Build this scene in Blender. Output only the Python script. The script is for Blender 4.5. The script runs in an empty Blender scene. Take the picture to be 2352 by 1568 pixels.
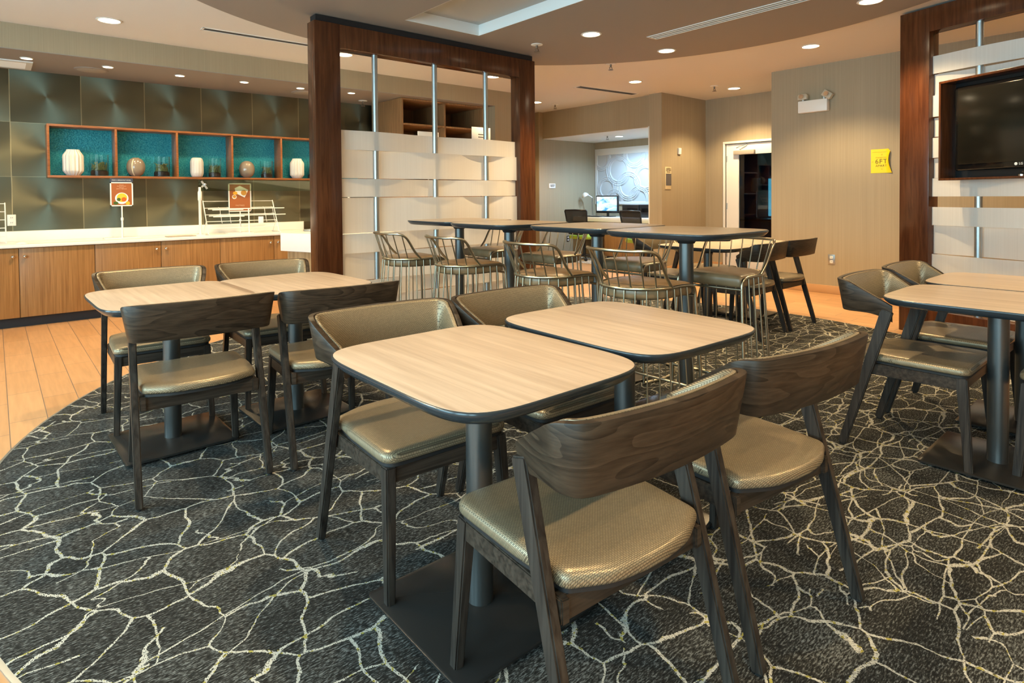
import bpy, bmesh, math, random
from mathutils import Vector, Matrix
random.seed(7)
C = bpy.context.scene.collection
PI = math.pi

# ------------------------------------------------------------------ camera, world, exposure
H = 1.225
yaw, pitch, roll = math.radians(40.79), math.radians(1.213), math.radians(-.496)
F = Vector((math.sin(yaw)*math.cos(pitch), math.cos(yaw)*math.cos(pitch), -math.sin(pitch)))
R0 = Vector((math.cos(yaw), -math.sin(yaw), 0)); U0 = R0.cross(F)
R_ = R0*math.cos(roll)+U0*math.sin(roll); U_ = -R0*math.sin(roll)+U0*math.cos(roll)
cd = bpy.data.cameras.new('camera'); cam = bpy.data.objects.new('camera', cd); C.objects.link(cam)
M = Matrix((R_, U_, -F)).transposed().to_4x4(); M.translation = (0, 0, H)
cam.matrix_world = M
cd.sensor_width = 36; cd.lens = 1379.5/2352*36; cd.shift_y = -304.7/2352; cd.clip_start = .02
bpy.context.scene.camera = cam
vs = bpy.context.scene.view_settings
vs.view_transform = 'Standard'; vs.look = 'None'; vs.gamma = 1; vs.use_curve_mapping = False
vs.exposure = 0.8

SKY = 7.0
w = bpy.data.worlds.new('daylight'); bpy.context.scene.world = w; w.use_nodes = True
w.node_tree.nodes['Background'].inputs[0].default_value = (.53, .86, .99, 1)
w.node_tree.nodes['Background'].inputs[1].default_value = SKY

WIN = [(-2.6, -.9), (-.5, 1.2), (1.6, 3.3), (3.7, 5.4)]       # window openings in the left wall (y ranges)
WZ = (.45, 2.55); WX = -2.6
for k, (a, b) in enumerate(WIN):                                # daylight portals fill the window openings
    l = bpy.data.lights.new('window_daylight', 'AREA'); l.shape = 'RECTANGLE'
    l.size = b-a; l.size_y = WZ[1]-WZ[0]; l.energy = 1; l.cycles.is_portal = True
    o = bpy.data.objects.new('window_daylight', l); C.objects.link(o)
    o.location = (WX-.02, (a+b)/2, sum(WZ)/2); o.rotation_euler = (PI/2, 0, -PI/2)
WARM = (1, .73, .385); COOL = (.42, .70, 1)
LAMP = 92.0; LAMP_S = 14.0

# ------------------------------------------------------------------ materials
MATS = {}
def nmat(name):
    m = bpy.data.materials.new(name); m.use_nodes = True; MATS[name] = m
    nt = m.node_tree; return m, nt, nt.nodes['Principled BSDF']
def N(nt, t, **k):
    n = nt.nodes.new(t)
    for a, v in k.items():
        if a in n.inputs.keys() if hasattr(n.inputs, 'keys') else False: n.inputs[a].default_value = v
        else: setattr(n, a, v)
    return n
def mat(name, col, rough=.5, metal=0, **k):
    m, nt, b = nmat(name)
    b.inputs['Base Color'].default_value = (*col, 1); b.inputs['Roughness'].default_value = rough
    b.inputs['Metallic'].default_value = metal
    for a, v in k.items(): b.inputs[a.replace('_', ' ')].default_value = v
    return m
def math_(nt, op, a, b=None, c=None):
    n = nt.nodes.new('ShaderNodeMath'); n.operation = op
    for i, v in enumerate((a, b, c)):
        if v is None: continue
        if isinstance(v, (int, float)): n.inputs[i].default_value = v
        else: nt.links.new(v, n.inputs[i])
    return n.outputs[0]
def ramp(nt, fac, stops):
    r = nt.nodes.new('ShaderNodeValToRGB'); e = r.color_ramp.elements
    while len(e) < len(stops): e.new(.5)
    for i, (p, c) in enumerate(stops): e[i].position = p; e[i].color = (*c, 1)
    nt.links.new(fac, r.inputs[0]); return r.outputs[0]
def coords(nt, scale, rot=(0, 0, 0), rand=False):
    t = nt.nodes.new('ShaderNodeTexCoord'); mp = nt.nodes.new('ShaderNodeMapping')
    mp.inputs['Scale'].default_value = scale; mp.inputs['Rotation'].default_value = rot
    nt.links.new(t.outputs['Object'], mp.inputs[0])
    if rand:
        oi = nt.nodes.new('ShaderNodeObjectInfo'); va = nt.nodes.new('ShaderNodeVectorMath'); va.operation = 'ADD'
        mu = math_(nt, 'MULTIPLY', oi.outputs['Random'], 37.0)
        nt.links.new(mp.outputs[0], va.inputs[0]); nt.links.new(mu, va.inputs[1]); return va.outputs[0]
    return mp.outputs[0]
def noise(nt, vec, scale=1, detail=4, rough=.5, dist=0):
    n = nt.nodes.new('ShaderNodeTexNoise'); n.inputs['Scale'].default_value = scale
    n.inputs['Detail'].default_value = detail; n.inputs['Roughness'].default_value = rough
    n.inputs['Distortion'].default_value = dist; nt.links.new(vec, n.inputs['Vector']); return n.outputs['Fac']
def bump(nt, b, h, strength=.3, dist=.002):
    n = nt.nodes.new('ShaderNodeBump'); n.inputs['Strength'].default_value = strength
    n.inputs['Distance'].default_value = dist; nt.links.new(h, n.inputs['Height'])
    nt.links.new(n.outputs[0], b.inputs['Normal'])
def wood(name, c1, c2, scale, rough=.45, detail=5, dist=.6, rand=True, bs=.15, coat=0, mid=(.35, .65)):
    m, nt, b = nmat(name)
    v = coords(nt, scale, rand=rand)
    f = noise(nt, v, 1, detail, .6, dist)
    col = ramp(nt, f, [(mid[0], c1), (mid[1], c2)])
    nt.links.new(col, b.inputs['Base Color']); b.inputs['Roughness'].default_value = rough
    b.inputs['Coat Weight'].default_value = coat
    bump(nt, b, f, bs, .001)
    if name in ('leg_wood', 'rail_wood'): b.inputs['Specular IOR Level'].default_value = .3
    return m

wood('rail_wood', (.020, .014, .010), (.062, .045, .033), (3, 60, 70), .42, 4, .4, bs=.25)
# stained chair wood: arched growth rings on the bands, straight grain on the legs
wood('leg_wood', (.016, .012, .010), (.052, .041, .033), (70, 70, 3), .42, 4, .4, bs=.25)
m, nt, b = nmat('band_wood')
v = coords(nt, (1.7, 1.7, 9), rand=True)
f = noise(nt, v, 1, 1.5, .5, .5)
wv = math_(nt, 'FRACT', math_(nt, 'MULTIPLY', f, 13.0))
fine = noise(nt, coords(nt, (20, 20, 160), rand=True), 1, 3)
mx = math_(nt, 'ADD', math_(nt, 'MULTIPLY', wv, .35), math_(nt, 'MULTIPLY', fine, .75))
nt.links.new(ramp(nt, mx, [(.2, (.012, .008, .0055)), (.9, (.066, .044, .028))]), b.inputs['Base Color'])
b.inputs['Roughness'].default_value = .4; b.inputs['Specular IOR Level'].default_value = .25; bump(nt, b, fine, .15, .001)
wood('table_oak', (.42, .315, .235), (.60, .475, .37), (38, 1.6, 1), .33, 6, .25, bs=.08, mid=(.3, .7))
wood('bar_oak', (.42, .32, .23), (.58, .46, .34), (38, 1.6, 1), .28, 6, .25, bs=.05)
wood('cabinet_wood', (.23, .10, .028), (.42, .21, .07), (75, 75, 1.6), .4, 6, .4, bs=.06, mid=(.3, .7))
wood('pale_cabinet_wood', (.34, .2, .09), (.52, .34, .18), (34, 34, 1.3), .4, 6, .4, bs=.06, rand=False)
wood('shelf_wood', (.20, .065, .018), (.33, .12, .035), (6, 60, 60), .4, 5, .3, bs=.05)
wood('bookcase_wood', (.22, .11, .045), (.36, .19, .08), (50, 50, 2), .45, 5, .3, bs=.05)
wood('portal_wood', (.05, .014, .005), (.13, .042, .015), (30, 30, 2.2), .23, 5, .5, bs=.05, rand=False, mid=(.3, .75))
mat('black_strip', (.012, .012, .014), .5)
mat('edge_band', (.030, .038, .045), .2, .1)
mat('underside', (.012, .012, .013), .6)
mat('column_metal', (.12, .125, .125), .33, .8)
mat('base_metal', (.055, .05, .046), .27, .6)
mat('rubber', (.01, .01, .01), .7)
mat('stool_metal', (.52, .46, .34), .28, 1)
mat('sprinkler_metal', (.22, .17, .13), .4, .6)
mat('chrome', (.7, .7, .7), .12, 1)
mat('brushed_steel', (.50, .54, .56), .38, 1)
mat('white_paint', (.78, .76, .72), .5)
mat('white_plastic', (.82, .80, .76), .35)
mat('cream_ceiling', (.70, .67, .63), .75)
mat('taupe_ceiling', (.285, .245, .215), .7)
mat('coffer_white', (.75, .76, .76), .6)
mat('coffer_grey', (.42, .43, .42), .7)
mat('counter_white', (.86, .84, .80), .22)
mat('black_plastic', (.012, .012, .013), .35)
mat('black_gloss', (.006, .006, .006), .08)
mat('tv_screen', (.008, .008, .006), .16)
mat('kick_black', (.012, .014, .02), .5)
mat('lime', (.38, .50, .04), .6)
mat('mesh_back', (.02, .02, .02), .7, Alpha=.78)
mat('ceramic_white', (.66, .64, .60), .3)
mat('ceramic_taupe', (.27, .215, .16), .12, Coat_Weight=.5)
mat('ceramic_cream', (.65, .58, .42), .2)
mat('strand_green', (.20, .22, .07), .5)
mat('strand_dark', (.03, .018, .01), .7)
mat('paper_white', (.85, .84, .82), .7)
mat('yellow', (.80, .62, .01), .5)
mat('olive_ink', (.16, .10, .0), .6)
mat('faded_ink', (.50, .37, .0), .6)
mat('ink', (.03, .025, .02), .6)
mat('poster_brown', (.33, .10, .03), .45)
mat('poster_blue', (.035, .05, .09), .45)
mat('poster_text', (.62, .36, .22), .5)
mat('egg_yellow', (.80, .48, .04), .5)
mat('sauce_red', (.55, .11, .01), .5)
mat('leaf_green', (.05, .10, .015), .5)
mat('orange_fruit', (.85, .42, .03), .5)
mat('bread', (.62, .30, .05), .5)
mat('sign_cream', (.62, .50, .30), .5)
mat('sign_grey', (.10, .09, .09), .4)
mat('vent_slot', (.05, .05, .05), .7)
mat('vent_blue', (.20, .24, .26), .5)
mat('speaker_grey', (.36, .32, .27), .8)
mat('panel_white', (.56, .57, .57), .4)
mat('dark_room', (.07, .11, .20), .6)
mat('base_tile', (.50, .28, .13), .4)
mat('tile_gap', (.50, .45, .33), .4)
def glass(name, col, rough=.02, alpha=None, ior=1.45):
    m, nt, b = nmat(name)
    b.inputs['Base Color'].default_value = (*col, 1); b.inputs['Roughness'].default_value = rough
    b.inputs['Transmission Weight'].default_value = 1; b.inputs['IOR'].default_value = ior; return m
glass('vase_glass', (.97, .99, .98), ior=1.2)
glass('knob_glass', (1, 1, 1), ior=1.3)
mat('lens_clear', (.72, .66, .52), .12, 0, Transmission_Weight=.35, Coat_Weight=.6)
def pane(name, tint, spec):          # thin pane: mostly see-through with a sharp reflection
    m, nt, b = nmat(name); out = nt.nodes['Material Output']
    t = nt.nodes.new('ShaderNodeBsdfTransparent'); t.inputs[0].default_value = (*tint, 1)
    g = nt.nodes.new('ShaderNodeBsdfGlossy'); g.inputs['Roughness'].default_value = .02
    fr = nt.nodes.new('ShaderNodeFresnel'); fr.inputs[0].default_value = spec
    mx = nt.nodes.new('ShaderNodeMixShader'); nt.links.new(fr.outputs[0], mx.inputs[0])
    nt.links.new(t.outputs[0], mx.inputs[1]); nt.links.new(g.outputs[0], mx.inputs[2]); nt.links.new(mx.outputs[0], out.inputs[0])
pane('sneeze_glass', (.66, .78, .72), 1.7)
pane('door_glass', (.55, .62, .68), 1.5)
def emis(name, col, s):
    m, nt, b = nmat(name); b.inputs['Base Color'].default_value = (*col, 1)
    b.inputs['Emission Color'].default_value = (*col, 1); b.inputs['Emission Strength'].default_value = s
emis('lamp_lens', (1, .80, .52), LAMP_S)
emis('lamp_lens_cool', (.85, .94, 1), 10)
emis('far_window', (.10, .42, .50), 1.1)

# seat vinyl: woven taupe-bronze
m, nt, b = nmat('seat_vinyl')
tc = nt.nodes.new('ShaderNodeTexCoord')
br = nt.nodes.new('ShaderNodeTexBrick'); br.offset = .5
br.inputs['Scale'].default_value = 1; br.inputs['Brick Width'].default_value = .0085; br.inputs['Row Height'].default_value = .0042
br.inputs['Mortar Size'].default_value = .0009; br.inputs['Mortar Smooth'].default_value = .6
br.inputs['Color1'].default_value = (.40, .315, .20, 1); br.inputs['Color2'].default_value = (.33, .26, .165, 1)
br.inputs['Mortar'].default_value = (.13, .10, .065, 1)
nt.links.new(tc.outputs['UV'], br.inputs['Vector'])
nt.links.new(br.outputs['Color'], b.inputs['Base Color'])
inv = math_(nt, 'SUBTRACT', 1.0, br.outputs['Fac']); bump(nt, b, inv, .5, .0006)
b.inputs['Roughness'].default_value = .34; b.inputs['Metallic'].default_value = .45
m, nt, b = nmat('stool_vinyl')
f = noise(nt, coords(nt, (14, 14, 14), rand=True), 1, 4)
nt.links.new(ramp(nt, f, [(.3, (.19, .115, .055)), (.7, (.28, .18, .095))]), b.inputs['Base Color'])
b.inputs['Roughness'].default_value = .36; bump(nt, b, f, .2, .002)

# vinyl wallcovering with fine vertical threads
def wallcover(name, c1, c2):
    m, nt, b = nmat(name)
    f = noise(nt, coords(nt, (110, 110, .7)), 1, 3, .6)
    g = noise(nt, coords(nt, (14, 14, .15)), 1, 2)
    s = math_(nt, 'ADD', math_(nt, 'MULTIPLY', f, .85), math_(nt, 'MULTIPLY', g, .15))
    nt.links.new(ramp(nt, s, [(.35, c1), (.65, c2)]), b.inputs['Base Color'])
    b.inputs['Roughness'].default_value = .6; bump(nt, b, f, .3, .001)
wallcover('wall_taupe', (.325, .26, .168), (.378, .303, .20))
wallcover('panel_resin', (.82, .78, .74), (.90, .86, .82))
b = MATS['panel_resin'].node_tree.nodes['Principled BSDF']; b.inputs['Roughness'].default_value = .35
nt = MATS['panel_resin'].node_tree; b.inputs['Roughness'].default_value = .3
tl = nt.nodes.new('ShaderNodeBsdfTranslucent'); tl.inputs[0].default_value = (.95, .90, .84, 1)
tp = nt.nodes.new('ShaderNodeBsdfTransparent'); m1 = nt.nodes.new('ShaderNodeMixShader'); m1.inputs[0].default_value = .15
nt.links.new(tl.outputs[0], m1.inputs[1]); nt.links.new(tp.outputs[0], m1.inputs[2])
m2 = nt.nodes.new('ShaderNodeMixShader'); m2.inputs[0].default_value = .42; nt.links.new(b.outputs[0], m2.inputs[1]); nt.links.new(m1.outputs[0], m2.inputs[2])
nt.links.new(m2.outputs[0], nt.nodes['Material Output'].inputs[0])

# brushed metal wall panels: turned brushing around the centre of every panel
TX0, TW, TZ0, TH = .145, .602, 1.4715, .565
m, nt, b = nmat('brushed_panels')
ge = nt.nodes.new('ShaderNodeNewGeometry'); sp = nt.nodes.new('ShaderNodeSeparateXYZ'); nt.links.new(ge.outputs['Position'], sp.inputs[0])
ux = math_(nt, 'DIVIDE', math_(nt, 'SUBTRACT', sp.outputs[0], TX0), TW); uz = math_(nt, 'DIVIDE', math_(nt, 'SUBTRACT', sp.outputs[2], TZ0), TH)
fx = math_(nt, 'MULTIPLY', math_(nt, 'SUBTRACT', math_(nt, 'FRACT', math_(nt, 'ADD', ux, 10)), .5), TW)
fz = math_(nt, 'MULTIPLY', math_(nt, 'SUBTRACT', math_(nt, 'FRACT', math_(nt, 'ADD', uz, 10)), .5), TH)
cb = nt.nodes.new('ShaderNodeCombineXYZ'); nt.links.new(math_(nt, 'MULTIPLY', fz, -1), cb.inputs[0]); nt.links.new(fx, cb.inputs[2])
nv = nt.nodes.new('ShaderNodeVectorMath'); nv.operation = 'NORMALIZE'; nt.links.new(cb.outputs[0], nv.inputs[0])
nt.links.new(nv.outputs[0], b.inputs['Tangent'])
b.inputs['Anisotropic'].default_value = .7; b.inputs['Metallic'].default_value = 1; b.inputs['Roughness'].default_value = .47
cells = nt.nodes.new('ShaderNodeTexWhiteNoise'); cells.noise_dimensions = '2D'
c2 = nt.nodes.new('ShaderNodeCombineXYZ'); nt.links.new(math_(nt, 'FLOOR', ux), c2.inputs[0]); nt.links.new(math_(nt, 'FLOOR', uz), c2.inputs[1])
nt.links.new(c2.outputs[0], cells.inputs['Vector'])
col = ramp(nt, cells.outputs['Value'], [(0, (.155, .165, .125)), (1, (.225, .22, .155))])
# fine joint lines
jx = math_(nt, 'GREATER_THAN', math_(nt, 'ABSOLUTE', fx), TW/2-.004); jz = math_(nt, 'GREATER_THAN', math_(nt, 'ABSOLUTE', fz), TH/2-.0022)
jj = math_(nt, 'MAXIMUM', jx, jz); mxn = nt.nodes.new('ShaderNodeMix'); mxn.data_type = 'RGBA'
nt.links.new(jj, mxn.inputs['Factor']); nt.links.new(col, mxn.inputs['A']); mxn.inputs['B'].default_value = (.42, .40, .28, 1)
nt.links.new(mxn.outputs['Result'], b.inputs['Base Color'])

# teal crackled glass back of the wall shelf
m, nt, b = nmat('teal_glass')
vo = nt.nodes.new('ShaderNodeTexVoronoi'); vo.inputs['Scale'].default_value = 55; nt.links.new(coords(nt, (1, 1, 1)), vo.inputs['Vector'])
f = noise(nt, coords(nt, (90, 90, 90)), 1, 3)
nt.links.new(ramp(nt, f, [(.35, (.015, .27, .40)), (.72, (.07, .50, .60))]), b.inputs['Base Color'])
b.inputs['Roughness'].default_value = .22; b.inputs['Metallic'].default_value = .4; bump(nt, b, vo.outputs['Distance'], .6, .004)

# timber-look floor tile, long joints running in y
m, nt, b = nmat('floor_tile')
br = nt.nodes.new('ShaderNodeTexBrick'); br.offset = .33
tc = nt.nodes.new('ShaderNodeTexCoord'); mp = nt.nodes.new('ShaderNodeMapping'); mp.inputs['Rotation'].default_value = (0, 0, -PI/2)
mp.inputs['Location'].default_value = (.05, .040, 0)
nt.links.new(tc.outputs['Object'], mp.inputs[0]); nt.links.new(mp.outputs[0], br.inputs['Vector'])
br.inputs['Scale'].default_value = 1; br.inputs['Brick Width'].default_value = .62; br.inputs['Row Height'].default_value = .1665
br.inputs['Mortar Size'].default_value = .0022; br.inputs['Mortar Smooth'].default_value = .2; br.inputs['Bias'].default_value = 0
br.inputs['Color1'].default_value = (.50, .27, .125, 1); br.inputs['Color2'].default_value = (.58, .33, .165, 1); br.inputs['Mortar'].default_value = (.17, .13, .11, 1)
f = noise(nt, coords(nt, (40, 3, 1)), 1, 4)
mxn = nt.nodes.new('ShaderNodeMix'); mxn.data_type = 'RGBA'; mxn.blend_type = 'MULTIPLY'; mxn.inputs['Factor'].default_value = 1
nt.links.new(br.outputs['Color'], mxn.inputs['A']); nt.links.new(ramp(nt, f, [(.3, (.86, .84, .82)), (.7, (1.06, 1.04, 1.02))]), mxn.inputs['B'])
nt.links.new(mxn.outputs['Result'], b.inputs['Base Color']); b.inputs['Roughness'].default_value = .33
bump(nt, b, math_(nt, 'SUBTRACT', 1.0, br.outputs['Fac']), .3, .001)

# carpet: charcoal loop pile with a pale branching net that gets denser to the right
m, nt, b = nmat('carpet')
tc = nt.nodes.new('ShaderNodeTexCoord')
def warp(vec, sc, amt):
    n = nt.nodes.new('ShaderNodeTexNoise'); n.inputs['Scale'].default_value = sc; n.inputs['Detail'].default_value = 2
    nt.links.new(vec, n.inputs['Vector'])
    s = nt.nodes.new('ShaderNodeVectorMath'); s.operation = 'SUBTRACT'; nt.links.new(n.outputs['Color'], s.inputs[0]); s.inputs[1].default_value = (.5, .5, .5)
    k = nt.nodes.new('ShaderNodeVectorMath'); k.operation = 'SCALE'; nt.links.new(s.outputs[0], k.inputs[0]); k.inputs['Scale'].default_value = amt
    a = nt.nodes.new('ShaderNodeVectorMath'); a.operation = 'ADD'; nt.links.new(vec, a.inputs[0]); nt.links.new(k.outputs[0], a.inputs[1]); return a.outputs[0]
spk = noise(nt, coords(nt, (230, 110, 1), (0, 0, .9)), 1, 1, .5)
def net(sc, stretch, width, seed, w_amt=.16, rot=0):
    mp = nt.nodes.new('ShaderNodeMapping'); mp.inputs['Scale'].default_value = stretch; mp.inputs['Location'].default_value = (seed, seed*2, 0)
    mp.inputs['Rotation'].default_value = (0, 0, rot)
    nt.links.new(tc.outputs['Object'], mp.inputs[0])
    vv = warp(warp(mp.outputs[0], 2.2, w_amt*1.6), 9, w_amt*.35)
    vo = nt.nodes.new('ShaderNodeTexVoronoi'); vo.voronoi_dimensions = '2D'; vo.feature = 'DISTANCE_TO_EDGE'; vo.inputs['Scale'].default_value = sc
    nt.links.new(vv, vo.inputs['Vector'])
    wn = noise(nt, mp.outputs[0], 3.0, 1)
    th = math_(nt, 'MULTIPLY', math_(nt, 'ADD', -.15, math_(nt, 'MULTIPLY', wn, 2.6)), width*sc)
    rag = math_(nt, 'ADD', .1, math_(nt, 'MULTIPLY', spk, 1.8))
    return math_(nt, 'LESS_THAN', vo.outputs['Distance'], math_(nt, 'MULTIPLY', th, rag))
n1 = net(5.0, (1, 1, 1), .0036, 1.3, .15)
n2 = net(3.6, (.7, 1.3, 1), .0032, 5.1, .24, .5)
n3 = net(7.0, (.55, 1.5, 1), .0028, 9.7, .18, -.35)
sx = nt.nodes.new('ShaderNodeSeparateXYZ'); nt.links.new(tc.outputs['Object'], sx.inputs[0])
reg = math_(nt, 'ADD', math_(nt, 'MULTIPLY', math_(nt, 'SUBTRACT', sx.outputs[0], 1.9), 1.2), math_(nt, 'MULTIPLY', math_(nt, 'SUBTRACT', noise(nt, tc.outputs['Object'], 1.3, 2), .5), 5.0))
regm = math_(nt, 'GREATER_THAN', reg, 0)
n2m = math_(nt, 'MULTIPLY', n2, math_(nt, 'GREATER_THAN', noise(nt, tc.outputs['Object'], 2.4, 2), .47))
lines = math_(nt, 'MAXIMUM', n1, math_(nt, 'MAXIMUM', n2m, math_(nt, 'MULTIPLY', n3, regm)))
pile = noise(nt, coords(nt, (60, 210, 1)), 1, 2, .7)
keep = math_(nt, 'GREATER_THAN', noise(nt, coords(nt, (330, 150, 1), (0, 0, .9)), 1, 1, .5), .40)
lines = math_(nt, 'MULTIPLY', lines, keep)
base = ramp(nt, math_(nt, 'ADD', math_(nt, 'MULTIPLY', pile, .8), math_(nt, 'MULTIPLY', noise(nt, tc.outputs['Object'], 5, 3), .2)), [(.42, (.011, .010, .009)), (.52, (.030, .029, .026)), (.64, (.15, .155, .15))])
yel = math_(nt, 'GREATER_THAN', noise(nt, coords(nt, (55, 55, 1)), 1, 2), .60)
lc = nt.nodes.new('ShaderNodeMix'); lc.data_type = 'RGBA'; nt.links.new(yel, lc.inputs['Factor'])
lc.inputs['A'].default_value = (.42, .40, .35, 1); lc.inputs['B'].default_value = (.30, .26, .06, 1)
mx = nt.nodes.new('ShaderNodeMix'); mx.data_type = 'RGBA'; nt.links.new(lines, mx.inputs['Factor'])
nt.links.new(base, mx.inputs['A']); nt.links.new(lc.outputs['Result'], mx.inputs['B']); nt.links.new(mx.outputs['Result'], b.inputs['Base Color'])
b.inputs['Roughness'].default_value = .95; b.inputs['Specular IOR Level'].default_value = .15; bump(nt, b, pile, .5, .003)
m, nt, b = nmat('nook_carpet')
f = noise(nt, coords(nt, (60, 60, 60)), 1, 3)
nt.links.new(ramp(nt, f, [(.42, (.12, .07, .04)), (.55, (.55, .48, .38))]), b.inputs['Base Color']); b.inputs['Roughness'].default_value = .95

# monitor picture: sky-blue gradient with soft cloud shapes (a lit screen)
m, nt, b = nmat('monitor_screen')
f = noise(nt, coords(nt, (6, 6, 9)), 1, 4, .5, .8)
c = ramp(nt, f, [(.35, (.05, .30, .62)), (.5, (.45, .72, .88)), (.62, (.9, .96, 1))])
nt.links.new(c, b.inputs['Emission Color']); b.inputs['Emission Strength'].default_value = .9; b.inputs['Base Color'].default_value = (.02, .02, .02, 1)

# ------------------------------------------------------------------ geometry helpers
def BM(): return bmesh.new()
def box(bm, x0, y0, z0, x1, y1, z1, bev=0, mi=0):
    v = [bm.verts.new(p) for p in ((x0,y0,z0),(x1,y0,z0),(x1,y1,z0),(x0,y1,z0),(x0,y0,z1),(x1,y0,z1),(x1,y1,z1),(x0,y1,z1))]
    fs = [bm.faces.new([v[i] for i in q]) for q in ((3,2,1,0),(4,5,6,7),(0,1,5,4),(1,2,6,5),(2,3,7,6),(3,0,4,7))]
    for f in fs: f.material_index = mi
    if bev:
        es = list({e for f in fs for e in f.edges})
        r = bmesh.ops.bevel(bm, geom=es, offset=bev, segments=2, affect='EDGES', profile=.5)
        for f in r['faces']: f.material_index = mi
    return bm
def beam(bm, p0, p1, w, d, w1=None, d1=None, side=Vector((1, 0, 0)), bev=.003):
    """tapered square bar: w along `side`, d across it"""
    p0 = Vector(p0); p1 = Vector(p1); ax = (p1-p0).normalized()
    s = (side-ax*side.dot(ax)).normalized(); t = ax.cross(s)
    w1 = w1 or w; d1 = d1 or d; vv = []
    for p, a, b_ in ((p0, w, d), (p1, w1, d1)):
        vv += [bm.verts.new(p+s*(i*a/2)+t*(j*b_/2)) for i, j in ((-1,-1),(1,-1),(1,1),(-1,1))]
    fs = [bm.faces.new([vv[i] for i in q]) for q in ((3,2,1,0),(4,5,6,7),(0,1,5,4),(1,2,6,5),(2,3,7,6),(3,0,4,7))]
    if bev: bmesh.ops.bevel(bm, geom=list({e for f in fs for e in f.edges}), offset=bev, segments=2, affect='EDGES')
def tube(bm, pts, r, n=8, closed=False, cap=True):
    pts = [Vector(p) for p in pts]; L = len(pts); rings = []; up = None
    for i in range(L):
        if closed: t = (pts[(i+1) % L]-pts[i-1]).normalized()
        else: t = (pts[min(i+1, L-1)]-pts[max(i-1, 0)]).normalized()
        if up is None:
            up = Vector((0, 0, 1)) if abs(t.z) < .9 else Vector((1, 0, 0))
        up = (up-t*up.dot(t)).normalized(); s = t.cross(up)
        rr = r[i] if isinstance(r, (list, tuple)) else r
        rings.append([bm.verts.new(pts[i]+(up*math.cos(a)+s*math.sin(a))*rr) for a in [2*PI*k/n for k in range(n)]])
    for i in range(L if closed else L-1):
        a, b_ = rings[i], rings[(i+1) % L]
        for k in range(n): bm.faces.new((a[k], b_[k], b_[(k+1) % n], a[(k+1) % n]))
    if cap and not closed:
        bm.faces.new(rings[0]); bm.faces.new(rings[-1][::-1])
def spline(P, n=6, closed=False):
    P = [Vector(p) for p in P]; out = []; L = len(P)
    for i in range(L if closed else L-1):
        if closed: a, b_, c, d = P[i-1], P[i], P[(i+1) % L], P[(i+2) % L]
        else: a, b_, c, d = P[max(i-1, 0)], P[i], P[i+1], P[min(i+2, L-1)]
        for k in range(n):
            t = k/n
            out.append(.5*((2*b_)+(c-a)*t+(2*a-5*b_+4*c-d)*t*t+(3*b_-a-3*c+d)*t**3))
    if not closed: out.append(P[-1])
    return out
def fillet(P, n=6):
    """closed 2D outline from (x, y, radius) corners"""
    out = []; L = len(P)
    for i in range(L):
        p = Vector(P[i][:2]); a = Vector(P[i-1][:2]); c = Vector(P[(i+1) % L][:2]); r = P[i][2]
        u = (a-p).normalized(); v = (c-p).normalized(); ang = u.angle(v)
        if r <= 0 or ang > 3.1: out.append(p); continue
        d = min(r/math.tan(ang/2), (a-p).length*.5, (c-p).length*.5)
        for k in range(n+1):
            t = k/n; q = (p+u*d)*(1-t)**2+p*2*t*(1-t)+(p+v*d)*t*t
            out.append(q)
    return out
def slab(bm, outline, rings, mi=None, top_mi=0, cen=(0, 0)):
    """rings: (inset, z) from bottom to top; closed with end caps"""
    hx = max(abs(p[0]-cen[0]) for p in outline); hy = max(abs(p[1]-cen[1]) for p in outline); rr = []
    for ins, z in rings:
        rr.append([bm.verts.new((cen[0]+(p[0]-cen[0])*(1-ins/hx), cen[1]+(p[1]-cen[1])*(1-ins/hy), z)) for p in outline])
    n = len(outline)
    for k in range(len(rr)-1):
        for i in range(n):
            f = bm.faces.new((rr[k][i], rr[k][(i+1) % n], rr[k+1][(i+1) % n], rr[k+1][i]))
            if mi: f.material_index = mi[k]
    bm.faces.new(rr[0][::-1]); bm.faces.new(rr[-1]).material_index = top_mi
    bmesh.ops.recalc_face_normals(bm, faces=bm.faces)
def lathe(bm, prof, n=24, cx=0, cy=0, fn=None, mi=0):
    rr = []
    for r, z in prof:
        rr.append([bm.verts.new((cx+r*(fn(a) if fn else 1)*math.cos(a), cy+r*(fn(a) if fn else 1)*math.sin(a), z)) for a in [2*PI*k/n for k in range(n)]])
    for a, b_ in zip(rr, rr[1:]):
        for k in range(n): bm.faces.new((a[k], a[(k+1) % n], b_[(k+1) % n], b_[k])).material_index = mi
    bm.faces.new(rr[0][::-1]).material_index = mi; bm.faces.new(rr[-1]).material_index = mi
def obj(name, bm, mats, parent=None, loc=None, rot=None, smooth=True, ang=38, uv=False):
    me = bpy.data.meshes.new(name); bmesh.ops.recalc_face_normals(bm, faces=bm.faces)
    if smooth:
        for f in bm.faces: f.smooth = True
        lim = math.radians(ang)
        for e in bm.edges:
            if len(e.link_faces) == 2 and e.calc_face_angle(0) > lim: e.smooth = False
    if uv:
        ul = bm.loops.layers.uv.new('uv')
        for f in bm.faces:
            for l in f.loops: l[ul].uv = uv(l.vert.co)
    bm.to_mesh(me); bm.free()
    for m_ in ([mats] if isinstance(mats, str) else mats): me.materials.append(MATS[m_])
    o = bpy.data.objects.new(name, me); C.objects.link(o)
    if parent: o.parent = parent
    if loc: o.location = loc
    if rot: o.rotation_euler = rot
    return o
def tag(o, label, cat, group=None, kind=None):
    o['label'] = label; o['category'] = cat
    if group: o['group'] = group
    if kind: o['kind'] = kind
    return o
def thing(name, label, cat, loc=(0, 0, 0), rz=0, group=None):
    o = bpy.data.objects.new(name, None); C.objects.link(o); o.location = loc; o.rotation_euler = (0, 0, rz)
    o.empty_display_size = .1
    return tag(o, label, cat, group)
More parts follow.
